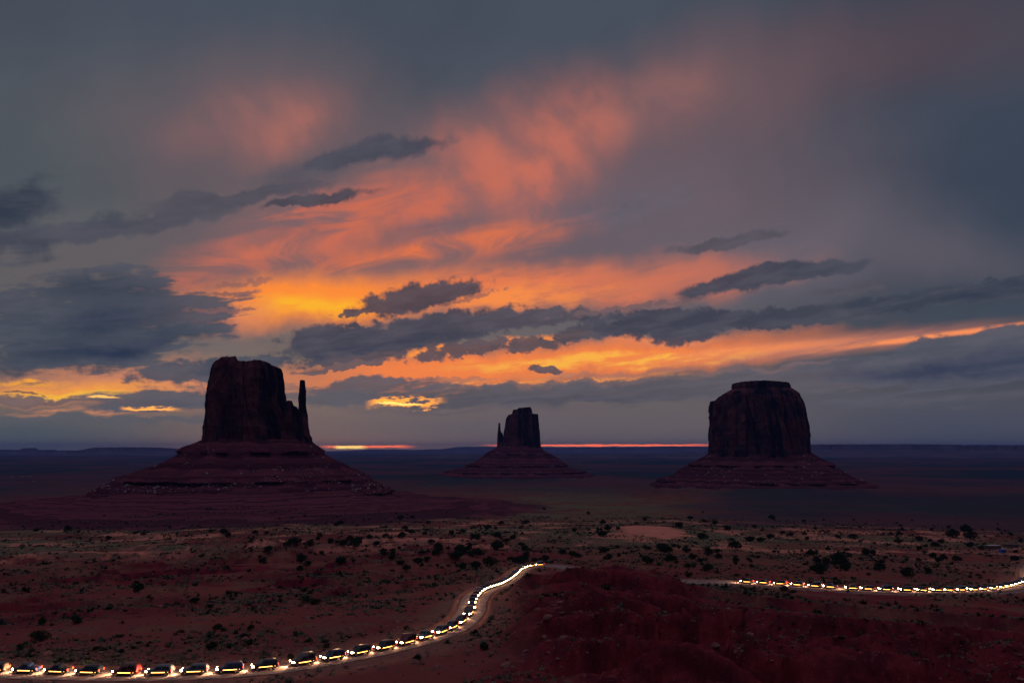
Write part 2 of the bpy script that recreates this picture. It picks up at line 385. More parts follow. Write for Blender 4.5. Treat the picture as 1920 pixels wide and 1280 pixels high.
def height(X, Y, road=True):
    r = np.hypot(X, Y); az = np.degrees(np.arctan2(X, Y))
    h = -np.interp(np.log(np.maximum(r, 1)), np.log(_rs), _ds)
    # the plain: broad swells that grow with distance
    amp = np.interp(np.log(np.maximum(r, 1)), np.log([60, 150, 400, 900, 2500, 9000, 60000]), [.2, .7, 1.5, 3.2, 5, 9, 14])
    sc = np.interp(np.log(np.maximum(r, 1)), np.log([60, 400, 2500, 60000]), [1, 1, 1, 1])
    h = h + amp * (fbm(X / 140, Y / 140, 5, .5, 1) * .9 + fbm(X / 900, Y / 900, 4, .5, 2) * 1.2 * sst(400, 2000, r))
    h = h + .35 * fbm(X / 9, Y / 9, 4, .6, 3) * (1 - sst(700, 1600, r))
    # broken rock benches left of the road
    m = sst(-2, -8, az) * sst(215, 300, r) * (1 - sst(560, 760, r)) + .6 * sst(3, -3, az) * sst(280, 360, r) * (1 - sst(420, 520, r))
    b = 6.0 * fbm(X / 90 + .25 * fbm(X / 25, Y / 25, 3, .5, 9), Y / 60, 4, .5, 11) + r * .003
    h = h + np.clip(m, 0, 1) * (terrace(b * 1.25, 3.0, .86) - b * .4)
    # small washes with undercut banks
    wsh = ridged(X / 70 + 3, Y / 45 - 2, 3, .5, 17)
    h = h - np.clip(m, 0, 1) * 4.5 * sst(.85, .95, wsh)
    # red badland hills, right foreground
    wx, wy = X + 9 * fbm(X / 40, Y / 40, 3, .5, 21), Y + 9 * fbm(X / 40 + 50, Y / 40, 3, .5, 22)
    hill = sst(-4.5, 4, az + 5 * fbm(X / 40 + 9, Y / 40, 3, .5, 19)) * sst(80, 120, r) * (1 - sst(222 - 2.0 * np.clip(az - 3, 0, 30) * .4, 262, r))
    u, v = wx * .90 + wy * .44, -wx * .44 + wy * .90
    bad = ridged(u / 70, v / 38, 4, .5, 23)
    fine = ridged(u / 22, v / 10, 4, .55, 25)
    e = 5.5 * (bad - .55) + 2.8 * (fine - .6)
    # tilted beds: each breaks off in a scarp towards the viewer, then dips gently away
    for (th, wl_, A, sd_) in ((80, 29, 5.2, 28), (38, 46, 7.0, 29), (60, 15, 2.0, 30)):
        p = (X * math.cos(math.radians(th)) + Y * math.sin(math.radians(th))) / wl_ + 1.1 * fbm(X / 70, Y / 70, 2, .5, sd_) + .16 * fbm(X / 9, Y / 9, 4, .6, sd_ + 3)
        f = p - np.floor(p); on = sst(-.12, .18, fbm(X / 42, Y / 42, 3, .5, sd_ + 40))
        e = e + A * on * (sst(0, .07, f) - f)
    e = e * .7 + .3 * terrace(e, 1.4, .8) + .8 * (ridged(u / 7.5 + .3 * fbm(X / 5, Y / 5, 2, .5, 81), v / 4.2, 3, .55, 82) - .6)
    h = h + hill * e
    # the hills stay below the saddle the far road crosses
    cap = -r * np.interp(az, [-6, 2, 5, 11, 13, 40], [.150, .158, .163, .166, .184, .186]) - .4
    over = h - cap; h = np.where((hill > .02) & (r > 120) & (r < 275), np.where(over > 0, cap - .25 * over, h), h)
    # crest that hides the road where it doubles back
    cx, cy = 28.0, 242.0
    q = ((X - cx) / 36) ** 2 + ((Y - cy - .12 * (X - cx)) / 26) ** 2
    h = h + 7.0 * np.exp(-q * 1.1) * (1 + .35 * fbm(X / 14, Y / 14, 3, .5, 27))
    # sand rise
    sx, sy = 118.0, 700.0
    q = ((X - sx) / 48) ** 2 + ((Y - sy - 12) / 75) ** 2
    h = h + 5.0 * np.exp(-q * 1.2)
    # aprons at the foot of the buttes, stepped by harder beds
    for (bx, by, ax, ay, hh, st, sd) in ((W_X - 20, W_Y - 40, 440, 420, 44, 7.0, 31), (M_X, M_Y, 460, 420, 24, 5.0, 33), (E_X, E_Y, 560, 460, 24, 5.0, 35)):
        q = np.hypot((X - bx) / ax, (Y - by) / ay) + .10 * fbm(X / 160, Y / 160, 4, .5, sd)
        ap = hh * np.clip(1.12 - q, 0, 1) ** 1.25 * (1 + .35 * fbm(X / 55, Y / 55, 3, .5, sd + 2))
        ap = ap * .15 + .85 * terrace(ap + 1.3 * fbm(X / 150, Y / 150, 3, .5, sd + 1), st * .6, .90)
        h = h + np.where(q < 1.3, ap, 0) * (1 - sst(1.0, 1.2, q))
    if road and ROAD is not None:
        near = np.where((r > 90) & (r < 900))
        d, z = road_distance(X[near], Y[near])
        w = 1 - sst(4.2, 13.0, d)
        hn = h[near] * (1 - w) + (z - .05) * w
        hn = hn + .55 * np.exp(-((d - 5.0) / .8) ** 2) * (.7 + .6 * fbm(X[near] / 5, Y[near] / 5, 2, .5, 41))   # graded berms
        h = h.copy(); h[near] = hn
    return h

def road_distance(X, Y):
    P = ROAD; best = np.full(X.shape, 1e9); bz = np.zeros(X.shape)
    sel = np.where((X > P[:, 0].min() - 30) & (X < P[:, 0].max() + 30) & (Y > P[:, 1].min() - 30) & (Y < P[:, 1].max() + 30))[0]
    for i in range(0, len(sel), 20000):
        s = sel[i:i + 20000]
        dd = (X[s][:, None] - P[None, :, 0]) ** 2 + (Y[s][:, None] - P[None, :, 1]) ** 2
        j = dd.argmin(1); best[s] = np.sqrt(dd[np.arange(len(s)), j]); bz[s] = P[j, 2]
    return best, bz

def at(px, py, rmax=6000):
    """first point of the ground along the ray through a photo pixel"""
    d = ray(px, py); hd = math.hypot(d[0], d[1])
    t = np.geomspace(90, rmax, 3000) / hd
    X, Y, Z = d[0] * t, d[1] * t, d[2] * t
    below = np.where(Z < height(X, Y))[0]
    k = below[0] if len(below) else len(t) - 1
    return np.array([X[k], Y[k], height(X[k:k + 1], Y[k:k + 1])[0]])

def smooth_path(pts, step=1.0):
    pts = np.array(pts, float); out = []
    p = np.vstack([2 * pts[0] - pts[1], pts, 2 * pts[-1] - pts[-2]])
    for i in range(1, len(p) - 2):
        n = max(2, int(np.linalg.norm(p[i + 1] - p[i]) / step))
        for t in np.linspace(0, 1, n, endpoint=False):
            t1 = .5 * (2 * p[i] + (p[i + 1] - p[i - 1]) * t + (2 * p[i - 1] - 5 * p[i] + 4 * p[i + 1] - p[i + 2]) * t * t
                       + (3 * p[i] - p[i - 1] - 3 * p[i + 1] + p[i + 2]) * t ** 3)
            out.append(t1)
    out.append(p[-2]); o = np.array(out)
    d = np.concatenate([[0], np.cumsum(np.hypot(*np.diff(o[:, :2], axis=0).T))])
    s = np.arange(0, d[-1], step)
    return np.stack([np.interp(s, d, o[:, k]) for k in range(o.shape[1])], 1)

# ------------------------------------------------------------------ object helpers
def mesh_obj(name, verts, faces, mat=None, parent=None, smooth=True, link=True):
    me = bpy.data.meshes.new(name)
    V = np.asarray(verts, np.float32)
    if isinstance(faces, np.ndarray):
        n, k = faces.shape
        me.vertices.add(len(V)); me.vertices.foreach_set('co', V.ravel())
        me.loops.add(n * k); me.loops.foreach_set('vertex_index', faces.astype(np.int32).ravel())
        me.polygons.add(n); me.polygons.foreach_set('loop_start', np.arange(0, n * k, k, dtype=np.int32))
        me.polygons.foreach_set('loop_total', np.full(n, k, np.int32))
        me.update(calc_edges=True); me.validate()
    else:
        me.from_pydata([tuple(v) for v in V.tolist()], [], faces); me.update()
    me.polygons.foreach_set('use_smooth', np.full(len(me.polygons), smooth, bool))
    if mat is not None: me.materials.append(mat)
    o = bpy.data.objects.new(name, me)
    if link: COL.objects.link(o)
    if parent is not None: o.parent = parent
    return o

def tag(o, label=None, cat=None, group=None, kind=None):
    for k, v in (('label', label), ('category', cat), ('group', group), ('kind', kind)):
        if v: o[k] = v
    return o

def empty(name, loc, rz=0.0):
    o = bpy.data.objects.new(name, None); COL.objects.link(o)
    o.location = loc; o.rotation_euler = (0, 0, rz); o.empty_display_size = 1; return o

def copy_tree(o, parent=None):
    c = o.copy(); COL.objects.link(c)
    if parent is not None: c.parent = parent
    for ch in list(o.children): copy_tree(ch, c)
    return c

def grid_faces(nr, nc, wrap=False):
    i = np.arange(nr - 1)[:, None]; j = np.arange(nc if wrap else nc - 1)[None, :]
    j2 = (j + 1) % nc
    return np.stack([i * nc + j, i * nc + j2, (i + 1) * nc + j2, (i + 1) * nc + j], -1).reshape(-1, 4)

def set_attr(o, name, vals):
    a = o.data.attributes.new(name, 'FLOAT', 'POINT'); a.data.foreach_set('value', np.asarray(vals, np.float32))

# ------------------------------------------------------------------ materials
def new_mat(name):
    m = bpy.data.materials.new(name); m.use_nodes = True
    t = m.node_tree; t.nodes.clear(); N = Nodes(t)
    b = t.nodes.new('ShaderNodeBsdfPrincipled'); o = t.nodes.new('ShaderNodeOutputMaterial')
    t.links.new(b.outputs[0], o.inputs[0]); b.inputs['Roughness'].default_value = .9
    b.inputs['Specular IOR Level'].default_value = 0.0
    return m, N, b

def obj_co(N): return N.t.nodes.new('ShaderNodeTexCoord').outputs['Object']
def noise3(N, v, scale, detail=4, rough=.55):
    o = N.noise(v, scale, detail, rough); o.node.noise_dimensions = '3D'; return o
def attr(N, name):
    n = N.t.nodes.new('ShaderNodeAttribute'); n.attribute_name = name; return n.outputs['Fac']
def bump(N, b, h, dist, strength=1.0):
    n = N.t.nodes.new('ShaderNodeBump'); n.inputs['Distance'].default_value = dist; n.inputs['Strength'].default_value = strength
    N.put(n.inputs['Height'], h); N.t.links.new(n.outputs[0], b.inputs['Normal'])

def plain_mat(name, col, rough=.6, metal=0.0, spec=.4, var=.12, scale=3.0):
    m, N, b = new_mat(name)
    n = noise3(N, obj_co(N), scale, 4)
    c = N.mix(N.ramp(n, .3, .7), [v * (1 - var) for v in col], [v * (1 + var) for v in col])
    N.put(b.inputs['Base Color'], c); b.inputs['Roughness'].default_value = rough
    b.inputs['Metallic'].default_value = metal; b.inputs['Specular IOR Level'].default_value = spec
    return m

def ground_mat():
    m, N, b = new_mat('desert_ground')
    P = obj_co(N)
    n1 = noise3(N, P, .02, 6); n2 = noise3(N, P, .16, 6, .62); n3 = noise3(N, P, 1.1, 5, .65)
    c = N.mix(N.ramp(n1, .35, .65), (.30, .075, .055), (.20, .048, .043))
    c = N.mix(N.ramp(n2, .45, .7), c, (.165, .045, .042))
    c = N.mix(attr(N, 'rock'), c, N.mix(N.ramp(n2, .4, .6), (.21, .022, .030), (.10, .013, .022)))
    c = N.mix(N.math('MULTIPLY', N.math('MULTIPLY', attr(N, 'flat_light'), N.ramp(n2, .35, .65)), .55), c, (.36, .085, .070))  # light on level ground put into the colour; steep faces stay darker
    c = N.mix(attr(N, 'pale'), c, N.mix(N.ramp(n3, .4, .65), (.50, .23, .15), (.37, .15, .105)))
    c = N.mix(attr(N, 'sand'), c, N.mix(N.ramp(n2, .3, .7), (.86, .285, .185), (.76, .24, .14)))
    # low sage and grass between the bushes, in specks near by and as a tint far off
    g = N.math('MULTIPLY', attr(N, 'scrub'), N.ramp(n3, .40, .58, .25, 1.0))
    c = N.mix(g, c, N.mix(N.ramp(n2, .35, .65), (.235, .235, .115), (.115, .150, .080)))
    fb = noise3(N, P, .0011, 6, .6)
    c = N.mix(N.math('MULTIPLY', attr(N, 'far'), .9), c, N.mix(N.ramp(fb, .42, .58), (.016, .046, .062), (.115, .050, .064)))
    zz = N.sep(P)[2]
    bed = N.noise(N.xyz(N.math('MULTIPLY_ADD', n1, 2.0, N.math('MULTIPLY', zz, .42)), .3, 0), 1.0, 4, .6)
    c = N.mix(N.math('MULTIPLY', attr(N, 'apron'), .9), c, N.mix(N.ramp(bed, .42, .58), (.19, .046, .060), (.085, .024, .036)))
    sp = noise3(N, P, 2.6, 2, .5)
    c = N.mix(N.math('MULTIPLY', N.ramp(sp, .70, .76), .5), c, (.40, .26, .20))
    N.put(b.inputs['Base Color'], c)
    h = N.math('ADD', N.math('MULTIPLY', n3, .35), N.math('MULTIPLY', n2, 1.2))
    bump(N, b, h, 1.0, .8)
    return m

def rock_mat(name, a, d, streak, zs=1.0, rubble=False):
    m, N, b = new_mat(name)
    P = obj_co(N)
    v = N.vec('MULTIPLY', P, (1, 1, .10))
    s1 = noise3(N, v, .045, 6, .6); s2 = noise3(N, v, .22, 5, .6)
    n = noise3(N, P, .03, 5); f = noise3(N, P, .35, 5, .65)
    x, y, z = N.sep(P)
    wob = N.math('ADD', z, N.math('MULTIPLY', n, 14.0))
    st = N.noise(N.xyz(N.math('MULTIPLY', wob, .13 * zs), .5, 0), 1.0, 4, .6)
    c = N.mix(N.ramp(n, .35, .65), a, d)
    if rubble:
        c = N.mix(N.ramp(st, .42, .6), c, [v_ * .62 for v_ in d])
        c = N.mix(N.math('MULTIPLY', N.ramp(f, .64, .74), .55), c, (.26, .15, .15))
        bump(N, b, N.math('ADD', N.math('MULTIPLY', f, 3.5), N.math('MULTIPLY', st, 2.0)), 1.0, .8)
    else:
        c = N.mix(N.ramp(s1, .44, .60), c, streak)          # desert varnish runs down the wall
        c = N.mix(N.math('MULTIPLY', N.ramp(s2, .62, .75), .6), c, [min(1, v_ * 1.7) for v_ in a])
        c = N.mix(N.math('MULTIPLY', N.ramp(st, .55, .7), .35), c, [v_ * .6 for v_ in d])
        bump(N, b, N.math('ADD', N.math('MULTIPLY', s2, 6.0), N.math('MULTIPLY', f, 2.0)), 1.0, .9)
    N.put(b.inputs['Base Color'], c)
    return m

M = dict(
    ground=ground_mat(),
    cliff=rock_mat('sandstone_wall', (.20, .060, .054), (.080, .028, .034), (.012, .009, .016)),
    talus=rock_mat('shale_slope', (.20, .046, .062), (.12, .030, .045), (.07, .03, .03), 2.2, True),
    mesa=plain_mat('far_mesa', (.13, .085, .10), .95, spec=0.0, scale=.002, var=.25),
    juniper=plain_mat('juniper_leaf', (.030, .040, .022), .85, spec=0.0, var=.5, scale=1.2),
    bark=plain_mat('bark', (.12, .08, .06), .9, spec=0.0),
    sage=plain_mat('sage_leaf', (.13, .13, .085), .9, spec=0.0, var=.5, scale=.3),
    boulder=plain_mat('pale_boulder', (.42, .31, .31), .9, spec=0.05, var=.25, scale=.4),
    redrock=plain_mat('red_boulder', (.26, .10, .085), .9, spec=0.05, var=.3, scale=.6),
)

# ------------------------------------------------------------------ road line, then the ground sheet
ctl = [(-230, 142), (-160, 149), (-98.5, 150.6), (-62.2, 148.0), (-43, 152.7), (-27.6, 165.3), (-18.5, 177), (-12.6, 190), (-10.2, 204),
       (-10.3, 217), (-9.4, 236), (-6.5, 262), (-2.5, 290), (1.2, 320), (4.6, 350), (8.5, 366), (15, 371), (22, 366), (31, 346), (39, 322), (52, 308),
       (81.3, 304.5), (109.7, 287.5), (127, 283.5), (145.3, 285), (168, 295), (190, 313), (216, 344), (252, 400), (300, 470)]
_p = smooth_path(ctl, 1.0)
_z = height(_p[:, 0], _p[:, 1], road=False)
_k2 = np.hanning(41); _k2 /= _k2.sum()
_z = np.convolve(np.pad(_z, 20, mode='edge'), _k2, 'valid')
ROAD = np.column_stack([_p, _z])

def build_ground():
    ang = np.concatenate([np.arange(-180, -60, 3.0), np.arange(-60, -38, .5), np.arange(-38, 38, .1), np.arange(38, 60, .5), np.arange(60, 180, 3.0)])
    rad = [2.0]
    while rad[-1] < 30000:
        r = rad[-1]
        rad.append(r * (1.05 if r < 90 else 1.0032 if r < 420 else 1.0045 if r < 1100 else 1.007 if r < 3500 else 1.02))
    rad = np.array(rad)
    A, Rr = np.meshgrid(np.radians(ang), rad)
    X, Y = Rr * np.sin(A), Rr * np.cos(A)
    Z = height(X.ravel(), Y.ravel()).reshape(X.shape)
    o = mesh_obj('ground', np.stack([X, Y, Z], -1).reshape(-1, 3), grid_faces(len(rad), len(ang), True), M['ground'])
    x, y = X.ravel(), Y.ravel(); r = np.hypot(x, y); az = np.degrees(np.arctan2(x, y))
    big = fbm(x / 60, y / 60, 4, .55, 51); mid = fbm(x / 22, y / 22, 4, .55, 52); wide = fbm(x / 260, y / 200, 4, .5, 53)
    q = np.hypot((x - 118) / 30, (y - 690) / 100) + .35 * mid
    sand = 1 - sst(.72, .95, q)
    # smaller blown-sand patches
    zone = sst(430, 560, r) * (1 - sst(900, 1050, r))
    sand = np.maximum(sand, .8 * sst(.16, .30, big + .5 * mid) * zone)
    rock = sst(-3.5, 3, az + 7 * mid) * (1 - sst(235, 330, r + 60 * mid)) * .9
    rock = np.maximum(rock, sst(-.12, .15, big) * sst(200, 300, r) * (1 - sst(600, 720, r)) * .95 * sst(16, -4, az))
    apron = np.clip(1.2 - np.hypot((x - W_X + 20) / 440, (y - W_Y + 40) / 420) - .12 * big, 0, 1)
    scrub = np.clip(.50 + wide * 1.9 + mid * .9, 0, 1) * sst(330, 640, r)
    scrub = np.maximum(scrub, .30 * sst(0, .3, mid) * sst(140, 200, r)) * (1 - .8 * sst(.05, .3, apron))
    scrub = scrub * (1 - .9 * sst(0, 1, rock)) * (1 - sand)
    pale = .8 * sst(.0, .25, big - .3 * mid) * zone * (1 - sand)
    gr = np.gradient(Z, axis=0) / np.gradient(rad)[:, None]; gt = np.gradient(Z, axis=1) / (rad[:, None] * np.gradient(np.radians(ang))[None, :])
    flat_light = (1 - sst(.10, .42, np.hypot(gr, gt).ravel())) * (1 - sst(400, 800, r))  # strong on level ground, none on steep slopes, fading with distance
    d, _ = road_distance(x, y)
    pale = np.maximum(pale, .5 * (1 - sst(5, 16, d)))
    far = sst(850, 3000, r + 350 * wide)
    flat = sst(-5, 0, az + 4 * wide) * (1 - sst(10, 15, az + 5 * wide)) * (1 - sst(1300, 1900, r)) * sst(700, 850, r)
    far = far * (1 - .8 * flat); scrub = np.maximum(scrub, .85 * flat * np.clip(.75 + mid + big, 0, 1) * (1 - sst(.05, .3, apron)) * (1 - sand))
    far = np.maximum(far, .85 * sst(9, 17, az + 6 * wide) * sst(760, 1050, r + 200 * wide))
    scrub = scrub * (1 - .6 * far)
    for n, v in (('sand', sand * (1 - sst(.02, .2, apron))), ('apron', sst(.0, .14, apron)), ('rock', rock), ('flat_light', flat_light), ('scrub', scrub), ('pale', pale), ('far', far)): set_attr(o, n, v)
    tag(o, kind='structure')
    return o
ground = build_ground()

def gz(x, y): return height(np.atleast_1d(np.array(x, float)), np.atleast_1d(np.array(y, float)))

def build_road():
    P = ROAD; T = np.gradient(P[:, :2], axis=0); T /= np.linalg.norm(T, axis=1)[:, None]
    Nn = np.stack([-T[:, 1], T[:, 0]], 1)
    s = np.arange(len(P)); off = np.linspace(-1, 1, 9)
    wl = 3.5 + .3 * fbm(s / 14, s * 0, 3, .5, 61); wr = 3.5 + .3 * fbm(s / 14, s * 0 + 9, 3, .5, 62)
    pull = sst(430, 470, s)
    wr = wr + 4.5 * pull
    V = np.zeros((len(P), 9, 3))
    for k, t in enumerate(off):
        w = np.where(t < 0, wr, wl) * t
        V[:, k, 0] = P[:, 0] + Nn[:, 0] * w; V[:, k, 1] = P[:, 1] + Nn[:, 1] * w
        V[:, k, 2] = P[:, 2] + .10 + .06 * (1 - t * t) - .05 * np.exp(-((abs(t) * 3.5 - 1.0) / .5) ** 2)
    m, N, b = new_mat('graded_dirt')
    Pn = obj_co(N); n = noise3(N, Pn, .25, 5); f = noise3(N, Pn, 2.0, 4, .6)
    c = N.mix(N.ramp(n, .35, .65), (.40, .255, .215), (.31, .19, .165))
    c = N.mix(N.math('MULTIPLY', N.ramp(f, .5, .7), .4), c, (.24, .135, .115))
    N.put(b.inputs['Base Color'], c); bump(N, b, f, .15, .6)
    return tag(mesh_obj('road', V.reshape(-1, 3), grid_faces(len(P), 9), m), kind='structure')
road = build_road()

# ------------------------------------------------------------------ buttes
def ring_stack(az, R, prof, levels, bcliff, seed, nphi=520, ztop=None, cliff=True, flute=(14, 4.0), crack=4.0,
               ledges=(), gully=5.0, depth_add=0.0, a0=None, yoff=0.0, power=3.0, cap=True, taper_depth=1.0):
    """stack of noisy plan outlines whose left and right edges follow prof [(py, pxl, pxr), ...]; local x across, y away"""
    pts = []
    for py, xl, xr in prof:
        l, z1 = px_plane(xl, py, R, az); r_, z2 = px_plane(xr, py, R, az); pts.append(((z1 + z2) / 2, l, r_))
    pts.sort(); zz = np.array([p[0] for p in pts]); L = np.array([p[1] for p in pts]); Rt = np.array([p[2] for p in pts])
    phi = np.linspace(0, 2 * np.pi, nphi, endpoint=False)
    t = np.linspace(0, 1, levels)
    z0, z1 = zz[0], zz[-1]
    Zl = z0 + (z1 - z0) * t
    T, PH = np.meshgrid(Zl, phi, indexing='ij')
    zs = T.copy()
    c, s = np.cos(PH), np.sin(PH)
    if ledges:
        wob = 2.5 * fbm(c * 5 + 9, s * 5, 3, .5, seed + 2)
        shift = 0
        for lz, lh in ledges:                       # a hard bed: the slope steps back over a small cliff
            on = sst(-.25, .15, fbm(c * 3.0 + lz, s * 3.0, 3, .5, seed + 3))
            shift = shift + on * lh * (sst(lz - .5 * lh, lz + .3 * lh, T + wob) - .5) * np.exp(-((T - lz) / (2.2 * lh)) ** 2)
        zs = T - shift * 1.9
    l, r_ = np.interp(zs, zz, L), np.interp(zs, zz, Rt)
    xc, a = (l + r_) / 2, (r_ - l) / 2
    if a0 is None: bd = bcliff * (a / a.max()) ** taper_depth
    else: bd = bcliff + (a - a0)
    n = power
    sc = (np.abs(c) ** n + np.abs(s) ** n) ** (-1 / n)
    x, y = xc + a * c * sc, bd * s * sc
    arc = PH * (a + bd) / 2
    arcx, arcy = np.cos(PH) * (a.mean() + bd.mean()) / 2, np.sin(PH) * (a.mean() + bd.mean()) / 2
    if cliff:
        w, A = flute
        col = fbm(arcx / w + .004 * T, arcy / w + T / 170, 4, .5, seed)
        big = fbm(arcx / (w * 3.2), arcy / (w * 3.2) + T / 300, 3, .5, seed + 4)
        cr = ridged(arcx / (w * 1.7) + T / 260, arcy / (w * 1.7), 3, .5, seed + 5)
        q = np.round(col * 5) / 5
        d = A * (.7 * col + .9 * q) + A * 1.1 * big - crack * sst(.80, .97, cr)
        bed = fbm(T / 9, arcx * 0 + PH * .6, 3, .6, seed + 6)
        d = d + .9 * bed + 2.0 * fbm(arcx / 6, arcy / 6 + T / 16, 4, .6, seed + 7) + A * .5 * fbm(arcx / 30 + 7, arcy / 30 + T / 28, 3, .5, seed + 12)
        edge = np.abs(c) ** 6
        d = d * (1 - .55 * edge)
    else:
        low = np.clip((z1 - T) / (z1 - z0), 0, 1)
        g = ridged(c * 7 + .25 * low, s * 7, 4, .5, seed) - .5
        d = -gully * g * (.25 + low) + 1.6 * fbm(arcx / 7, arcy / 7 + T / 6, 4, .6, seed + 1) + 7.0 * low * fbm(arcx / 60, arcy / 60 + T / 40, 3, .5, seed + 8)
    nx, ny = c / np.maximum(a, 1), s / np.maximum(bd, 1); ln = np.hypot(nx, ny); nx, ny = nx / ln, ny / ln
    x, y = x + nx * d, y + ny * d
    Z = T.copy()
    if ztop is not None:
        zx = np.interp(x, *ztop)
        Z = z0 + (T - z0) * (zx - z0) / (z1 - z0)
    rings = [np.stack([x, y, Z], -1)]
    nl = levels
    if cap:
        top = rings[0][-1]
        cen = np.array([top[:, 0].mean(), top[:, 1].mean(), 0])
        for k, f in enumerate((.985, .95, .88, .78, .65, .5, .35, .2, .08, .01)):
            p = cen + (top - cen) * [f, f, 0]
            zt = np.interp(p[:, 0], *ztop) if ztop is not None else np.full(len(p), z1)
            p[:, 2] = zt + (1.3 * fbm(p[:, 0] / 9, p[:, 1] / 9, 4, .6, seed + 9) + .6) * (1 if f > .05 else .5)
            rings.append(p[None]); nl += 1
    V = np.concatenate(rings, 0)
    V[..., 1] += yoff
    return V.reshape(-1, 3), grid_faces(nl, nphi, True)[:, ::-1]

def x_at(px, py, az, R): return px_plane(px, py, R, az)[0]
def z_at(px, py, az, R): return px_plane(px, py, R, az)[1]

def butte(name, az, R, label, base_py):
    zc = z_at(960, base_py, az, R)
    o = empty(name, (R * math.sin(az), R * math.cos(az), 0), -az)
    return tag(o, label, 'butte')

def ztop_line(pts, az, R):
    q = sorted([px_plane(x, y, R, az) for x, y in pts])
    return np.array([p[0] for p in q]), np.array([p[1] for p in q])

def mk(parent, name, VF, mat, smooth=True):
    return mesh_obj(name, VF[0], VF[1], mat, parent, smooth)

# tall left butte with a thin spire
RW = math.hypot(W_X, W_Y)
west = butte('butte', W_AZ, RW, 'tall dark butte with a flat notched top and a thin stone spire on its right', 960)
half = lambda xl, xr, R: (xr - xl) / 2 / F_PX * R
zt = ztop_line([(380, 700), (391, 692), (399, 685), (404, 681), (412, 679), (416, 675), (444, 675), (446, 682), (460, 683), (486, 681), (500, 684), (512, 690), (522, 693), (528, 696), (533, 700)], W_AZ, RW)
mk(west, 'cliff', ring_stack(W_AZ, RW, [(836, 383, 556), (818, 384, 548), (790, 384, 540), (757, 384.5, 535), (738, 386, 532), (710, 390, 531.5), (697, 394, 531), (678, 398, 528)], 150, 62, 100, 900, ztop=zt, flute=(19, 8), crack=12), M['cliff'])
zt2 = ztop_line([(528, 752), (535, 757), (538, 753), (546, 754), (549, 762), (555, 765), (559, 772), (566, 776), (577, 778)], W_AZ, RW)
mk(west, 'buttress', ring_stack(W_AZ, RW, [(836, 500, 585), (815, 505, 584), (807, 510, 580), (778, 515, 577), (755, 520, 572)], 70, 40, 120, 420, ztop=zt2, flute=(10, 2.2), crack=3, yoff=-6), M['cliff'])
zt3 = ztop_line([(560, 716), (563, 713), (572, 713), (574, 717)], W_AZ, RW)
mk(west, 'spire', ring_stack(W_AZ, RW, [(800, 556, 579), (778, 558.5, 577), (765, 559.5, 574.5), (740, 560.5, 574), (728, 561.5, 574.3), (718, 562.5, 573), (712, 563, 572)], 80, 6.5, 140, 160, ztop=zt3, flute=(6, .7), crack=.6, power=2.6), M['cliff'])
Zl = lambda y, R, az: z_at(500, y, az, R)
west_talus = mk(west, 'talus_slope', ring_stack(W_AZ, RW, [(985, 60, 860), (955, 130, 790), (935, 160, 756), (916, 178, 718), (905, 196, 704), (893, 226, 690), (879, 268, 664), (868, 300, 640), (852, 331, 611), (843, 340, 600), (832, 366, 588), (822, 384, 580), (806, 400, 560)], 190, 64, 160, 900,
    cliff=False, ledges=[(Zl(848, RW, W_AZ), 6), (Zl(896, RW, W_AZ), 4), (Zl(921, RW, W_AZ), 5), (Zl(940, RW, W_AZ), 4)], a0=half(384, 580, RW), power=2.5, gully=13), M['talus'])

# small far butte with a thumb on its left
RE = math.hypot(E_X, E_Y)
east = butte('butte', E_AZ, RE, 'small distant purple butte with a little stone thumb on its left side', 900)
zt = ztop_line([(944, 792), (947, 789), (950, 783), (953, 779), (961, 777), (990, 776), (1009, 777), (1011, 780), (1013, 786)], E_AZ, RE)
mk(east, 'cliff', ring_stack(E_AZ, RE, [(846, 936, 1014), (838, 938, 1014), (816, 944, 1012.5), (797, 945.5, 1011), (790, 947, 1010.5), (777, 949, 1009)], 90, 62, 200, 620, ztop=zt, flute=(17, 5), crack=9), M['cliff'])
zt = ztop_line([(960, 769), (962, 769), (969, 768), (973, 765.5), (984, 764.5), (994, 763.5), (996, 766), (998, 770)], E_AZ, RE)
mk(east, 'cap_rock', ring_stack(E_AZ, RE, [(780, 958, 1000), (772, 960.5, 998), (764, 962, 997)], 30, 30, 220, 300, ztop=zt, flute=(9, 2), crack=1.5), M['cliff'])
zt = ztop_line([(930, 806), (932, 807), (933, 812), (938, 811), (943, 813)], E_AZ, RE)
mk(east, 'spire', ring_stack(E_AZ, RE, [(846, 931.5, 944), (838, 931.8, 945), (813, 932.8, 943), (808, 933.2, 939), (798, 934.6, 938), (793, 935, 937.6)], 60, 8, 240, 140, flute=(8, .6), crack=.5, power=2.4), M['cliff'])
east_talus = mk(east, 'talus_slope', ring_stack(E_AZ, RE, [(908, 770, 1150), (897, 800, 1122), (889, 820, 1112), (882, 842, 1090), (875, 868, 1067), (866, 890, 1056), (856, 904, 1043), (848, 913, 1025), (838, 932, 1014), (828, 940, 1008)], 120, 64, 260, 640,
    cliff=False, ledges=[(Zl(851, RE, E_AZ), 3.5), (Zl(872, RE, E_AZ), 3.5), (Zl(884, RE, E_AZ), 3)], a0=half(932, 1014, RE), power=2.3, gully=13), M['talus'])

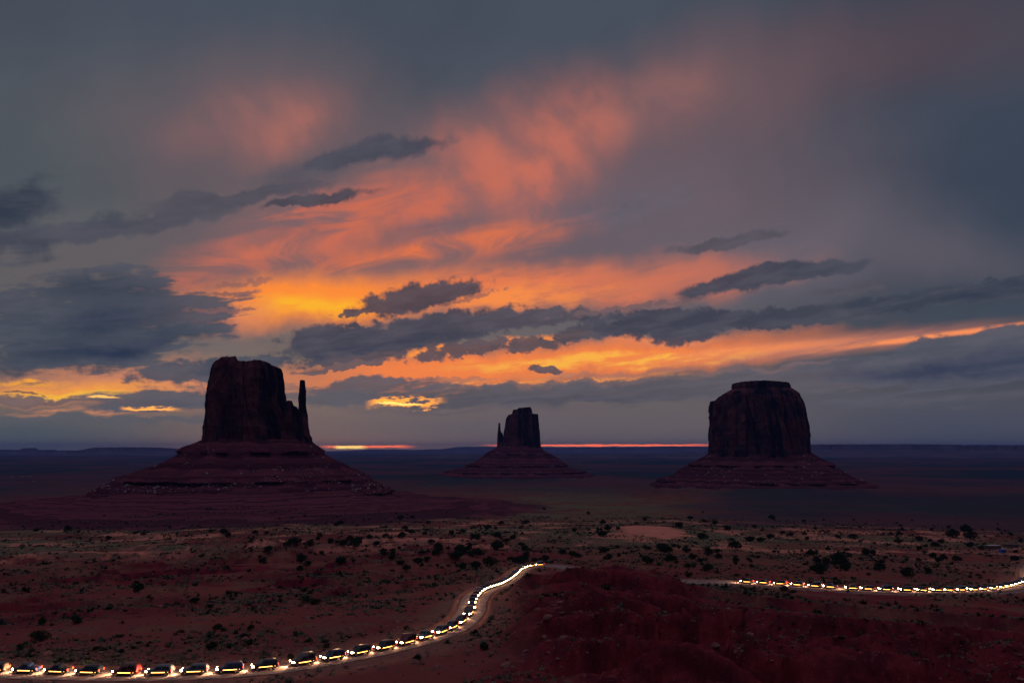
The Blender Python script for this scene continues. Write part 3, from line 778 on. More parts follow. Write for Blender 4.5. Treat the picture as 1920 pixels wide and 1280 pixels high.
# broad right butte with stepped cap
RM = math.hypot(M_X, M_Y)
merrick = butte('butte', M_AZ, RM, 'broad blocky butte with a stepped cap and streaked walls on the right', 915)
zt = ztop_line([(1330, 754), (1345, 753), (1347, 750), (1352, 746), (1420, 744), (1500, 746), (1507, 751), (1512, 757), (1518, 768)], M_AZ, RM)
mk(merrick, 'cliff', ring_stack(M_AZ, RM, [(856, 1331, 1520), (840, 1331.5, 1519.5), (818, 1332, 1519), (789, 1332, 1518), (765, 1332.5, 1513), (748, 1334, 1507)], 130, 112, 300, 900, ztop=zt, flute=(24, 11), crack=17, power=2.7), M['cliff'])
mk(merrick, 'cap_rock', ring_stack(M_AZ, RM, [(756, 1349, 1508), (747, 1352, 1502), (740, 1353, 1500), (737, 1358, 1497), (730, 1371, 1486)], 44, 86, 320, 640, flute=(18, 3.5), crack=3, power=2.6), M['cliff'])
zt = ztop_line([(1370, 725), (1373, 721), (1385, 719.5), (1400, 718), (1420, 717), (1432, 716.5), (1450, 717.5), (1478, 718.5), (1482, 722)], M_AZ, RM)
mk(merrick, 'summit_slab', ring_stack(M_AZ, RM, [(733, 1374, 1483), (729, 1374, 1483), (724, 1371.5, 1483), (717, 1372.5, 1481.5)], 26, 62, 340, 520, ztop=zt, flute=(16, 2.5), crack=1.5, power=2.5), M['cliff'])
merrick_talus = mk(merrick, 'talus_slope', ring_stack(M_AZ, RM, [(930, 1190, 1690), (912, 1215, 1650), (904, 1228, 1638), (898, 1240, 1616), (892, 1262, 1597), (880, 1277, 1578), (863, 1308, 1548), (853, 1325, 1530), (847, 1332, 1519), (836, 1342, 1510)], 150, 114, 360, 900,
    cliff=False, ledges=[(Zl(866, RM, M_AZ), 4.5), (Zl(890, RM, M_AZ), 3), (Zl(903, RM, M_AZ), 3)], a0=half(1332, 1519, RM), power=2.4, gully=13), M['talus'])

# ------------------------------------------------------------------ far table lands on the horizon
def far_mesa(pts, R, depth, name, seed):
    """pts: skyline in photo pixels (x, y); built as a thick, cliff-edged table at distance R"""
    az = math.radians(azel((pts[0][0] + pts[-1][0]) / 2, 841)[0])
    xs, zs = zip(*[px_plane(x, y, R, az) for x, y in pts])
    x = np.linspace(xs[0], xs[-1], 260); z = np.interp(x, xs, zs) + (6 * R / 12000) * fbm(x / (R * .012), x * 0, 4, .6, seed)
    env = np.minimum(sst(x[0], x[0] + (x[-1] - x[0]) * .02, x), 1 - sst(x[-1] - (x[-1] - x[0]) * .02, x[-1], x))
    zb = -125.0
    z = zb + (z - zb) * env
    yy = [-.55, -.30, -.10, -.02, 0.0, .5, 1.0, 1.02]; fz = [0, .22, .50, .62, 1, 1, 1, 0]
    rows = []
    for k, (q, f) in enumerate(zip(yy, fz)):
        y = q * depth + (.10 * depth) * fbm(x / (R * .02), x * 0 + (0 if k < 6 else 5), 4, .55, seed + 1)
        rows.append(np.stack([x, y, zb + (z - zb) * f], -1))
    V = np.stack(rows, 0)
    o = mesh_obj(name, V.reshape(-1, 3), grid_faces(len(yy), 260), M['mesa'], smooth=False)
    o.location = (R * math.sin(az), R * math.cos(az), 0); o.rotation_euler = (0, 0, -az)
    return tag(o, kind='structure')
far_mesa([(-260, 843), (-60, 842), (40, 843), (46, 843), (50, 839.5), (68, 839.5), (72, 843), (105, 843), (108, 844.5), (150, 844)], 17000, 1500, 'mesa', 70)
far_mesa([(120, 846), (152, 843.5), (165, 840.5), (185, 838.5), (230, 837.8), (300, 838.5), (340, 841), (420, 842), (560, 843)], 15000, 1500, 'mesa', 71)
far_mesa([(560, 846), (640, 845), (690, 842.5), (780, 843), (835, 841), (858, 837.5), (900, 837), (960, 837.5), (1060, 838.5), (1120, 837.5), (1180, 838), (1260, 836.5), (1340, 836.5), (1420, 836)], 21000, 2500, 'mesa', 72)
far_mesa([(1250, 850), (1330, 846), (1400, 840), (1480, 834), (1560, 832.5), (1640, 832.5), (1700, 832), (1800, 833.5), (1900, 834), (2100, 833), (2300, 836), (2500, 846)], 12500, 3000, 'plateau', 73)
far_mesa([(700, 856), (800, 852), (860, 854), (1000, 852), (1120, 853), (1240, 851), (1340, 853)], 9500, 900, 'mesa', 74)

# ------------------------------------------------------------------ junipers
def tri_cloud(centres, size, rnd, n=1):
    """leaf-sized crossed faces round the given points"""
    V, Fc = [], []
    for c in centres:
        for _ in range(n):
            d = rnd.normal(size=3); d /= np.linalg.norm(d); e = np.cross(d, rnd.normal(size=3)); e /= np.linalg.norm(e) + 1e-9
            s = size * rnd.uniform(.6, 1.4); p = c + rnd.normal(size=3) * size * .4
            k = len(V); V += [p - d * s, p + e * s * .55, p + d * s, p - e * s * .55]; Fc.append((k, k + 1, k + 2, k + 3))
    return V, Fc

def tube(V, Fc, p0, p1, r0, r1, n=6):
    p0, p1 = np.array(p0, float), np.array(p1, float); d = p1 - p0; d /= np.linalg.norm(d) + 1e-9
    a = np.cross(d, [.3, .9, .1]); a /= np.linalg.norm(a); b = np.cross(d, a); k = len(V)
    for p, r in ((p0, r0), (p1, r1)):
        for i in range(n):
            t = 2 * math.pi * i / n; V.append(p + r * (a * math.cos(t) + b * math.sin(t)))
    for i in range(n):
        j = (i + 1) % n; Fc.append((k + i, k + j, k + n + j, k + n + i))

def make_juniper(seed, w, h):
    rnd = np.random.default_rng(seed)
    root = empty('juniper_tree', (0, 0, 0))
    V, Fc = [], []
    lobes = []
    tube(V, Fc, (0, 0, -.3), (.1, .05, .35 * h), .16, .12)
    for i in range(6):
        a = i * 1.05 + rnd.uniform(-.4, .4); rr = rnd.uniform(.18, .42) * w; zz = rnd.uniform(.35, .8) * h
        q = np.array([rr * math.cos(a), rr * math.sin(a), zz]); tube(V, Fc, (.1, .05, .3 * h * rnd.uniform(.4, 1)), q, .09, .03, 5)
        lobes.append((q, rnd.uniform(.20, .34) * w))
    lobes.append((np.array([0, 0, .78 * h]), .26 * w))
    mesh_obj('trunk', V, Fc, M['bark'], root)
    pts = []
    for q, r in lobes:
        n = int(60 * (r / (.28 * w)) ** 2)
        d = rnd.normal(size=(n, 3)); d /= np.linalg.norm(d, axis=1)[:, None]
        rad = r * rnd.uniform(.45, 1.08, n) ** .6
        p = q + d * rad[:, None] * [1, 1, .78]; p[:, 2] = np.maximum(p[:, 2], .10 * h); pts.append(p)
    V, Fc = tri_cloud(np.concatenate(pts), .24 * (w / 4) ** .5, rnd, 3)
    mesh_obj('crown', V, Fc, M['juniper'], root, smooth=False)
    return root

JUN_PX = [(855, 1047, 5.6), (880, 1027, 4.6), (809, 1020, 4.2), (822, 1035, 4.0), (790, 1037, 3.2), (737, 1042, 3.6), (784, 1055, 3.8), (892, 1065, 4.4),
    (868, 1066, 3.8), (918, 1061, 4.8), (957, 1050, 3.0), (988, 1042, 4.0), (1022, 1050, 4.2), (1002, 1052, 2.6), (1055, 1038, 4.4), (1085, 1045, 3.2),
    (1142, 1047, 3.4), (1133, 1035, 5.4), (1130, 980, 5.5), (1130, 1005, 7.0), (847, 1002, 5.0), (867, 997, 4.4), (759, 991, 5.2), (638, 981, 5.6), (620, 1017, 4.4),
    (655, 1014, 5.2), (692, 1008, 4.8), (672, 1015, 4.2), (723, 1006, 4.4), (732, 1012, 3.4), (753, 1008, 5.4), (950, 1015, 4.4), (977, 1023, 3.4), (1077, 995, 4.4),
    (1020, 955, 5.5), (1103, 963, 6.0), (908, 1216, 1.9), (782, 1238, 1.5), (1214, 1056, 5.2), (1574, 1056, 7.2), (1378, 1028, 7.0), (1407, 1014, 7.0), (1297, 1046, 4.2),
    (1243, 1035, 4.6), (1273, 987, 7.0), (1320, 978, 6.0), (1341, 980, 5.4), (1426, 1015, 5.0), (1328, 1040, 5.2), (1380, 1052, 3.4), (1549, 1057, 4.2), (1470, 1108, 2.4),
    (1445, 1009, 6.4), (1130, 981, 5.4), (1287, 1034, 4.8), (1520, 1040, 4.8), (1820, 1011, 9.0), (1787, 1007, 9.0), (1687, 1002, 5.4), (1649, 1069, 5.6), (1700, 1080, 4.6),
    (1740, 1075, 3.6), (72, 1197, 3.2), (408, 1178, 1.9), (38, 1213, 1.3), (78, 1170, 1.9), (145, 1168, 2.0), (397, 1215, 1.9), (457, 1195, 1.4), (545, 1235, 1.2),
    (613, 1213, 1.4), (203, 1010, 4.4), (427, 1007, 4.8), (395, 997, 4.2), (478, 1000, 4.6), (545, 1020, 3.8), (503, 1037, 4.2), (563, 1068, 2.8), (253, 1000, 4.4), (180, 1217, 1.2),
    (228, 1222, 1.1), (470, 1180, 1.5), (260, 1110, 3.2), (365, 1128, 2.4), (590, 1132, 2.6), (1345, 1035, 3.6), (1600, 1010, 6.0), (1750, 1045, 4.6), (1795, 1052, 4.4), (160, 1265, 1.8)]  # dark bushes among the ledges here stand in for shade under overhangs
protos = [make_juniper(100 + i, 4.0, hh) for i, hh in enumerate((3.0, 3.5, 2.6, 3.2, 2.8))]
_used = set()
def where_is(px, py):
    if py < 1000: a = 'far out'
    elif py < 1075: a = 'behind the road bend'
    elif py < 1160: a = 'among rock ledges'
    else: a = 'close to the road'
    if px < 330: b = 'left of the tall butte'
    elif px < 700: b = 'below the tall butte'
    elif px < 1000: b = 'between the tall and small buttes'
    elif px < 1165: b = 'below the small far butte'
    elif px < 1330: b = 'near the bare sand patch'
    elif px < 1560: b = 'below the broad butte'
    else: b = 'near the homestead'
    return a, b
def place_juniper(px, py, w):
    p = at(px, py + 1)
    i = rng.integers(0, len(protos))
    if i in _used: o = copy_tree(protos[i])
    else: o = protos[i]; _used.add(i)
    o.location = (p[0], p[1], p[2] - .05); s = w / 4.0
    o.scale = (s * rng.uniform(.9, 1.1), s * rng.uniform(.9, 1.1), s * rng.uniform(.8, 1.1)); o.rotation_euler = (0, 0, rng.uniform(0, 6.28))
    a, b = where_is(px, py)
    size = 'big dark' if w > 4.6 else 'dark' if w > 3 else 'small dark'
    tag(o, f'{size} juniper {a}, {b}', 'juniper', 'junipers scattered over the desert floor')
for q in JUN_PX: place_juniper(*q)
n = 0
while n < 205:
    px, py = rng.uniform(0, 1920), 955 + 125 * rng.beta(2.0, 1.9)
    if px < 620 and py < 990: continue
    if px < 560 and rng.random() < .7: continue
    if 1160 < px < 1310 and 975 < py < 1024: continue
    p = at(px, py)
    if road_distance(p[None, 0], p[None, 1])[0][0] < 8: continue
    if rng.random() > np.clip(.35 + 1.5 * fbm(p[0] / 70, p[1] / 110, 3, .55, 97), .04, 1): continue
    r = math.hypot(p[0], p[1])
    place_juniper(px, py, rng.choice([1.2, 1.6, 2.0, 2.6, 3.2, 4.2]) * rng.uniform(.85, 1.15) * (1 + r / 1500)); n += 1

# ------------------------------------------------------------------ sage, rubble: too many to count
def tufts(name, X, Y, S, mat, seed, blades=8, kind='stuff', flat=.75):
    rnd = np.random.default_rng(seed); n = len(X); Z = gz(X, Y)
    a = rnd.uniform(0, 2 * np.pi, (n, blades)); l = rnd.uniform(.5, 1.1, (n, blades)) * S[:, None]
    el = rnd.uniform(.25, 1.3, (n, blades)); b = a + rnd.uniform(.5, 1.1, (n, blades))
    B = np.stack([X, Y, Z - .05], -1)[:, None, :]
    def dirs(a, e, r): return np.stack([np.cos(a) * np.cos(e) * r, np.sin(a) * np.cos(e) * r, np.sin(e) * r * flat], -1)
    p0 = B + dirs(a, el * .2, l * .25); p1 = B + dirs(a, el, l); p2 = B + dirs(b, el * .9, l * .95); p3 = B + dirs(b, el * .2, l * .3)
    V = np.stack([p0, p1, p2, p3], 2).reshape(-1, 3)
    Fc = np.arange(len(V)).reshape(-1, 4)
    return tag(mesh_obj(name, V, Fc, mat, smooth=False), kind=kind)

def scatter(n, r0, r1, a0, a1, seed, dens=None, power=1.0):
    rnd = np.random.default_rng(seed)
    u = rnd.uniform(0, 1, n) ** power
    r = np.exp(np.log(r0) + (np.log(r1) - np.log(r0)) * u); a = np.radians(rnd.uniform(a0, a1, n))
    X, Y = r * np.sin(a), r * np.cos(a)
    keep = np.ones(n, bool)
    if dens is not None: keep &= rnd.uniform(0, 1, n) < dens(X, Y)
    d, _ = road_distance(X, Y); keep &= d > 5.5
    return X[keep], Y[keep]
dn = lambda X, Y: np.clip(.45 + 1.6 * fbm(X / 45, Y / 45, 4, .55, 91), .03, 1) * np.where((np.degrees(np.arctan2(X, Y)) > 0) & (np.hypot(X, Y) < 255), .5, 1) * np.where(np.hypot((X - 118) / 30, (Y - 690) / 100) < .85, .03, 1)
X, Y = scatter(125000, 130, 1050, -36, 36, 5, dn, .9)
S_ = np.random.default_rng(6).lognormal(-.95, .4, len(X)) * (1 + np.hypot(X, Y) / 900)
tufts('sagebrush', X, Y, S_, M['sage'], 8)
X, Y = scatter(16000, 150, 1050, -36, 36, 15, dn, .6)
S_ = np.random.default_rng(16).lognormal(-.35, .4, len(X)) * (1 + np.hypot(X, Y) / 1000)
tufts('blackbrush', X, Y, S_, M['juniper'], 18, 14)

def rock_mesh(seed, flat=.7):
    bm = bmesh.new(); bmesh.ops.create_icosphere(bm, subdivisions=2, radius=1.0); rnd = np.random.default_rng(seed)
    pl = rnd.normal(size=(9, 3)); pl /= np.linalg.norm(pl, axis=1)[:, None]; ds = rnd.uniform(.5, .85, 9)
    for v in bm.verts:
        p = np.array(v.co)
        for q, d in zip(pl, ds):                       # split faces: flatten past random planes
            k = p @ q
            if k > d: p = p - q * (k - d)
        v.co = p * [1, 1, flat]
    V = np.array([v.co[:] for v in bm.verts]); Fc = np.array([[v.index for v in f.verts] for f in bm.faces]); bm.free()
    return V, Fc
ROCKS = [rock_mesh(200 + i, .6 + .1 * (i % 3)) for i in range(5)]

def rubble(name, P, S, mat, seed):
    rnd = np.random.default_rng(seed); Vs, Fs, k = [], [], 0
    for i in range(len(P)):
        V, Fc = ROCKS[rnd.integers(0, 5)]; a = rnd.uniform(0, 6.28); c, s = math.cos(a), math.sin(a)
        W = V * (S[i] * rnd.uniform(.7, 1.3, 3)); W = np.stack([W[:, 0] * c - W[:, 1] * s, W[:, 0] * s + W[:, 1] * c, W[:, 2]], -1) + P[i]
        Vs.append(W); Fs.append(Fc + k); k += len(W)
    return tag(mesh_obj(name, np.concatenate(Vs), np.concatenate(Fs), mat, smooth=False), kind='stuff')

# loose stone on the near hills and ledges
X, Y = scatter(5000, 120, 270, 0, 36, 25, None); Z = gz(X, Y)
rubble('rubble', np.stack([X, Y, Z], -1), np.random.default_rng(26).lognormal(-1.95, .5, len(X)), M['redrock'], 27)
X, Y = scatter(2200, 150, 620, -36, 4, 35, lambda X, Y: np.clip(.3 + 2 * fbm(X / 60, Y / 60, 3, .5, 95), 0, 1)); Z = gz(X, Y)
rubble('red_rubble', np.stack([X, Y, Z], -1), np.random.default_rng(36).lognormal(-.7, .5, len(X)), M['redrock'], 37)

# boulders fallen on the slopes of the buttes: the largest are objects, the rest one scatter of stone
rock_protos = [mesh_obj('boulder', V, Fc, M['boulder'], smooth=False, link=False) for V, Fc in ROCKS]
def slope_boulders(but, talus, nbig, nsmall, seed, words, smin, smax, patches):
    rnd = np.random.default_rng(seed); n = len(talus.data.vertices)
    co = np.empty(n * 3, np.float32); talus.data.vertices.foreach_get('co', co); co = co.reshape(-1, 3)
    az = -but.rotation_euler[2]; c, s = math.cos(az), math.sin(az)
    W = np.stack([but.location[0] + co[:, 0] * c + co[:, 1] * s, but.location[1] - co[:, 0] * s + co[:, 1] * c, co[:, 2]], -1)
    g = gz(W[:, 0], W[:, 1]); ok = (co[:, 1] < 0) & (W[:, 2] > g + 1)
    zz = (co[:, 2] - co[ok, 2].min()) / np.ptp(co[ok, 2])
    wgt = ok * (.015 + np.clip(fbm(co[:, 0] / 45, co[:, 2] / 12 + 3, 4, .6, seed) - .05, 0, 1) ** 1.6) * (1 - .75 * zz)
    for (px_, lz, sx, sz, k) in patches:
        wgt = wgt + ok * k * np.exp(-((co[:, 0] - px_) / sx) ** 2 - ((zz - lz) / sz) ** 2)
    idx = rnd.choice(n, nbig + nsmall, replace=False, p=wgt / wgt.sum())
    for i in idx[:nbig]:
        o = rock_protos[rnd.integers(0, 5)].copy(); o.name = 'boulder'; COL.objects.link(o)
        q = rnd.uniform(smin, smax); o.scale = (q * rnd.uniform(.8, 1.3), q * rnd.uniform(.8, 1.3), q * rnd.uniform(.7, 1.1))
        o.location = W[i] + [0, 0, q * .25]; o.rotation_euler = (rnd.uniform(-.3, .3), rnd.uniform(-.3, .3), rnd.uniform(0, 6.28))
        hgt = 'low on' if zz[i] < .33 else 'halfway up' if zz[i] < .66 else 'high on'
        side = 'left flank' if co[i, 0] < -60 else 'right flank' if co[i, 0] > 60 else 'front'
        tag(o, f'pale boulder lying {hgt} the {side} of the {words} slope', 'boulder', f'pale boulders on the {words} slope')
    if nsmall:
        P = W[idx[nbig:]] + rnd.normal(size=(nsmall, 3)) * [1.5, 1.5, .2]
        rubble('slope_rubble', P, rnd.uniform(smin * .35, smin * .95, nsmall), M['boulder'], seed + 1)
slope_boulders(west, west_talus, 110, 1100, 300, 'tall spired butte', 1.0, 2.3, [(-150, .20, 60, .06, 1.2), (-60, .22, 50, .05, 1.0), (60, .35, 60, .08, .5), (150, .15, 50, .08, .6)])
slope_boulders(merrick, merrick_talus, 70, 500, 310, 'broad butte', 1.3, 2.7, [(-20, .16, 60, .05, .5), (-90, .35, 30, .12, .3), (90, .5, 30, .15, .2)])
slope_boulders(east, east_talus, 20, 120, 320, 'small far butte', 1.6, 3.0, [])

# ------------------------------------------------------------------ homestead and far houses
M.update(
    adobe=plain_mat('adobe_wall', (.30, .14, .10), .9, spec=.1), roof=plain_mat('pale_roof', (.50, .40, .38), .7),
    wood=plain_mat('weathered_wood', (.10, .07, .06), .85, spec=.1), blue=plain_mat('blue_paint', (.05, .16, .48), .5),
    dark=plain_mat('dark_opening', (.02, .018, .02), .6), white=plain_mat('white_paint', (.42, .40, .39), .6))
def box(V, Fc, x0, x1, y0, y1, z0, z1):
    k = len(V)
    for z in (z0, z1):
        V += [(x0, y0, z), (x1, y0, z), (x1, y1, z), (x0, y1, z)]
    Fc += [(k, k + 3, k + 2, k + 1), (k + 4, k + 5, k + 6, k + 7), (k, k + 1, k + 5, k + 4), (k + 1, k + 2, k + 6, k + 5), (k + 2, k + 3, k + 7, k + 6), (k + 3, k, k + 4, k + 7)]
def boxes(name, bs, mat, parent, bev=.02):
    V, Fc = [], []
    for b in bs: box(V, Fc, *b)
    o = mesh_obj(name, V, Fc, mat, parent, smooth=False)
    if bev:
        m = o.modifiers.new('bevel', 'BEVEL'); m.width = bev; m.segments = 1
    return o
def house(px, py, w, d, h, wall, roof, label, rz=0.0, gable=False, cat='house', name='house', group=None, size_near=True):
    p = at(px, py); o = empty(name, (p[0], p[1], p[2] - .1), rz); tag(o, label, cat, group)
    boxes('wall', [(-w / 2, w / 2, -d / 2, d / 2, 0, h)], M[wall], o)
    if gable:
        e = .35; V = [(-w / 2 - e, -d / 2 - e, h - .05), (w / 2 + e, -d / 2 - e, h - .05), (w / 2 + e, d / 2 + e, h - .05), (-w / 2 - e, d / 2 + e, h - .05), (-w / 2 - e, 0, h + d * .28), (w / 2 + e, 0, h + d * .28)]
        mesh_obj('roof', V, [(0, 1, 5, 4), (2, 3, 4, 5), (0, 4, 3), (1, 2, 5), (0, 3, 2, 1)], M[roof], o, smooth=False)
    else:
        boxes('roof', [(-w / 2 - .3, w / 2 + .3, -d / 2 - .3, d / 2 + .3, h + .003, h + .22)], M[roof], o)
    boxes('door', [(-.45, .45, -d / 2 - .06, -d / 2 - .003, .1, 2.0)], M['wood'], o, 0)
    for q in (-w * .3, w * .3): boxes('window', [(q - .5, q + .5, -d / 2 - .05, -d / 2 - .003, .95, 1.85)], M['dark'], o, 0)
    return o
house(1862, 1029, 8.5, 5.0, 2.6, 'wood', 'roof', 'low dark homestead house with a pale flat roof edge beside the bare yard', .1)
house(1896, 1027, 7.5, 5.0, 2.5, 'wood', 'wood', 'low dark outbuilding at the right end of the homestead yard', -.1, cat='outbuilding', name='outbuilding')
sh = house(1880, 1036, 3.4, 2.6, 2.2, 'blue', 'blue', 'small bright blue shed in front of the homestead', .15, cat='shed', name='shed')
def post(px, py, h, label):
    p = at(px, py); o = empty('utility_pole', (p[0], p[1], p[2] - .3)); tag(o, label, 'pole')
    V, Fc = [], []; tube(V, Fc, (0, 0, 0), (0, 0, h), .14, .09, 8); mesh_obj('pole', V, Fc, M['wood'], o)
    boxes('crossarm', [(-.9, .9, -.06, .06, h - .7, h - .55)], M['wood'], o)
    for q in (-.8, .8): boxes('insulator', [(q - .05, q + .05, -.05, .05, h - .547, h - .38)], M['white'], o, 0)
post(1898, 1026, 6.5, 'thin utility pole standing behind the homestead outbuilding')
def fence(p0, p1, label):
    a, b = at(*p0), at(*p1); o = empty('corral_fence', a); tag(o, label, 'fence')
    n = max(2, int(np.hypot(*(b - a)[:2]) / 3))
    V, Fc = [], []
    prev = None
    for i in range(n + 1):
        q = a + (b - a) * i / n; q[2] = gz(q[0], q[1])[0]; q = q - a
        v, f = [], []; tube(v, f, q + [0, 0, -.4], q + [0, 0, 1.4], .09, .08, 6); mesh_obj('fence_post', v, f, M['wood'], o)
        if prev is not None:
            for zz in (.5, .9, 1.25): tube(V, Fc, prev + [0, 0, zz], q + [0, 0, zz], .05, .05, 5)
        prev = q
    mesh_obj('rails', V, Fc, M['roof'], o)
fence((1846, 1027), (1920, 1031), 'pale rail fence along the front of the homestead')
FAR = [(22, 894, 11, 'white', 'tiny white house farthest left on the dark plain'), (42, 893.5, 9, 'roof', 'tiny pale house right of the white one on the dark plain'),
       (55, 893, 12, 'white', 'tiny long white house beside the foot of the tall butte'), (63, 902, 8, 'roof', 'tiny pale hut nearest on the dark left plain'),
       (797, 915, 7, 'white', 'tiny white house on the scrub left of the small far butte'), (820, 913, 6, 'roof', 'tiny pale hut between white houses below the small butte'),
       (843, 914, 8, 'white', 'pale white house in the small cluster below the far butte'), (853, 913.5, 6, 'white', 'tiny white hut at the right end of the far cluster')]
for px, py, w, mt, lab in FAR:
    house(px, py, w * .8, w * .5, w * .28, mt, 'wood', lab, rng.uniform(-.5, .5), True)

# ------------------------------------------------------------------ cars on the dirt road, lamps lit
HEAD, STRIP_GLOW, BEAM = 80.0, 14.0, 1500.0
def emit_mat(name, col, k):
    m = bpy.data.materials.new(name); m.use_nodes = True; b = m.node_tree.nodes['Principled BSDF']
    b.inputs['Base Color'].default_value = (*col, 1); b.inputs['Roughness'].default_value = .2
    b.inputs['Emission Color'].default_value = (*col, 1); b.inputs['Emission Strength'].default_value = k; return m
PAINT = {n: plain_mat(n + '_paint', c, .3, spec=.5, var=.03) for n, c in (('grey', (.10, .10, .11)), ('brown', (.09, .055, .04)), ('black', (.015, .015, .017)), ('red', (.12, .012, .012)), ('blue', (.02, .03, .08)))}
M.update(glass=plain_mat('car_glass', (.015, .018, .022), .08, spec=.6), tyre=plain_mat('tyre', (.02, .02, .02), .9), rim=plain_mat('wheel_rim', (.45, .45, .46), .35, 1.0),
         head=emit_mat('headlight_lens', (1.0, .70, .34), HEAD), tail=emit_mat('tail_lens', (1.0, .05, .02), 6), mark=emit_mat('glow_strip', (1.0, .42, .08), STRIP_GLOW), trim=plain_mat('black_trim', (.03, .03, .03), .6))

def make_car(kind='car'):
    root = empty(kind, (0, 0, 0))
    st = [(-2.32, .62, .55, .62, .60), (-2.26, .84, .42, .84, 1.02), (-2.12, .90, .34, .80, 1.40), (-1.95, .92, .30, .70, 1.66), (-1.3, .93, .28, .70, 1.72), (-.2, .93, .28, .70, 1.73),
          (.38, .93, .28, .69, 1.68), (.72, .93, .28, .72, 1.40), (1.12, .93, .28, .80, 1.08), (1.6, .92, .28, .80, 1.03), (2.08, .89, .32, .76, .96), (2.26, .80, .40, .68, .84), (2.34, .60, .48, .56, .68)]
    if kind == 'van':
        st = [(y, w, zb, wt + (.10 if zt > 1.2 else 0), zt + (.34 if zt > 1.2 else .06 if y > 0 else .2)) for y, w, zb, wt, zt in st]
    if kind == 'pickup_truck':
        bed = [(-2.32, .62, .55, .62, .60), (-2.26, .86, .42, .86, 1.00), (-2.12, .92, .34, .88, 1.04), (-1.0, .93, .30, .88, 1.04), (-.93, .93, .30, .80, 1.10), (-.80, .93, .28, .70, 1.66), (-.3, .93, .28, .70, 1.74)]
        st = bed + [q for q in st if q[0] > 0]
    V, Fc = [], []
    for y, w, zb, wt, zt in st:
        zm = min(.98, zt - .06) if zt > 1.0 else zt - .08
        half = [(0, zb), (w * .88, zb), (w, zb + .16 if zm > zb + .3 else zb + .05), (w, zm), (wt, zt - .03), (wt * .7, zt + .02), (0, zt + .035)]
        ring = half + [(-x, z) for x, z in half[-2:0:-1]]
        V += [(x, y, z) for x, z in ring]
    nr = len(V) // len(st)
    Fc = [tuple(f) for f in grid_faces(len(st), nr, True).tolist()]
    Fc += [tuple(range(nr - 1, -1, -1))[::-1], tuple(range((len(st) - 1) * nr, len(st) * nr))[::-1]]
    body = mesh_obj('body', V, Fc, PAINT['grey'], root)
    def panel(name, q, mat, off):
        q = [np.array(p, float) for p in q]; nrm = np.cross(q[1] - q[0], q[2] - q[0]); nrm /= np.linalg.norm(nrm)
        if nrm @ np.array(off) < 0: q = q[::-1]; nrm = -nrm
        a = [p + nrm * .012 for p in q]; b = [p - nrm * .03 for p in q]; n = len(q)
        F_ = [tuple(range(n)), tuple(range(2 * n - 1, n - 1, -1))] + [(i, n + i, n + (i + 1) % n, (i + 1) % n) for i in range(n)]
        return mesh_obj(name, a + b, F_, mat, root, smooth=False)
    up = .34 if kind == 'van' else 0.0
    def sd(y, z, s): return (s * (.93 + ((.80 if kind == 'van' else .70) - .93) * (z - .98) / (.72 + up) + .004), y, z)
    for s in (-1, 1):
        if kind != 'pickup_truck': panel('side_window', [sd(-.62, 1.03 + up * .5, s), sd(-1.9, 1.03 + up * .5, s), sd(-1.78, 1.55 + up * .8, s), sd(-.62, 1.60 + up * .8, s)], M['glass'], (s, 0, .3))
        panel('side_window', [sd(.72, 1.03, s), sd(-.52, 1.03, s), sd(-.52, 1.60, s), sd(.30, 1.58, s)], M['glass'], (s, 0, .3))
        V, Fc = [], []; box(V, Fc, min(s * .95, s * 1.12), max(s * .95, s * 1.12), .62, .76, 1.02, 1.16); mesh_obj('wing_mirror', V, Fc, M['trim'], root, smooth=False)
        # lamps wrap round the front corner
        hl = [(s * .46, 2.335, .70), (s * .70, 2.285, .70), (s * .86, 2.18, .71), (s * .925, 1.98, .74), (s * .925, 1.98, .88), (s * .86, 2.16, .90), (s * .70, 2.255, .90), (s * .46, 2.30, .88)]
        A = [(x * 1.02, y + .03, z) for x, y, z in hl]; B = [(x * .93, y - .08, z) for x, y, z in hl]
        mesh_obj('headlight', A + B, [(0, 1, 6, 7), (1, 2, 5, 6), (2, 3, 4, 5), (15, 14, 9, 8), (14, 13, 10, 9), (13, 12, 11, 10)] + [(i, 8 + i, 8 + (i + 1) % 8, (i + 1) % 8) for i in range(8)], M['head'], root, smooth=False)
        V, Fc = [], []; box(V, Fc, min(s * .62, s * .87), max(s * .62, s * .87), -2.31, -2.2, .80, 1.05); mesh_obj('tail_light', V, Fc, M['tail'], root, smooth=False)
        V, Fc = [], []; box(V, Fc, min(s * .90, s * .945), max(s * .90, s * .945), -1.7, 1.15, .60, .66); mesh_obj('glow_strip', V, Fc, M['mark'], root, smooth=False)  # added glowing strip, joins the vehicles into one amber line of light
        for y in (-1.42, 1.42):
            bm = bmesh.new(); bmesh.ops.create_cone(bm, cap_ends=True, segments=20, radius1=.36, radius2=.36, depth=.24)
            me = bpy.data.meshes.new('wheel'); bm.to_mesh(me); bm.free(); me.materials.append(M['tyre'])
            w = bpy.data.objects.new('wheel', me); COL.objects.link(w); w.parent = root; w.location = (s * .84, y, .36); w.rotation_euler = (0, math.pi / 2, 0)
            bm = bmesh.new(); bmesh.ops.create_cone(bm, cap_ends=True, segments=16, radius1=.22, radius2=.20, depth=.27)
            me = bpy.data.meshes.new('rim'); bm.to_mesh(me); bm.free(); me.materials.append(M['rim'])
            r_ = bpy.data.objects.new('rim', me); COL.objects.link(r_); r_.parent = w
    panel('windscreen', [(-.66, .44, 1.655), (.66, .44, 1.655), (.76, 1.08, 1.12), (-.76, 1.08, 1.12)], M['glass'], (0, 1, 1))
    rw = (-.815, -.90, 1.55, 1.18) if kind == 'pickup_truck' else (-2.0, -2.2, 1.60 + up, 1.16 + up * .6)
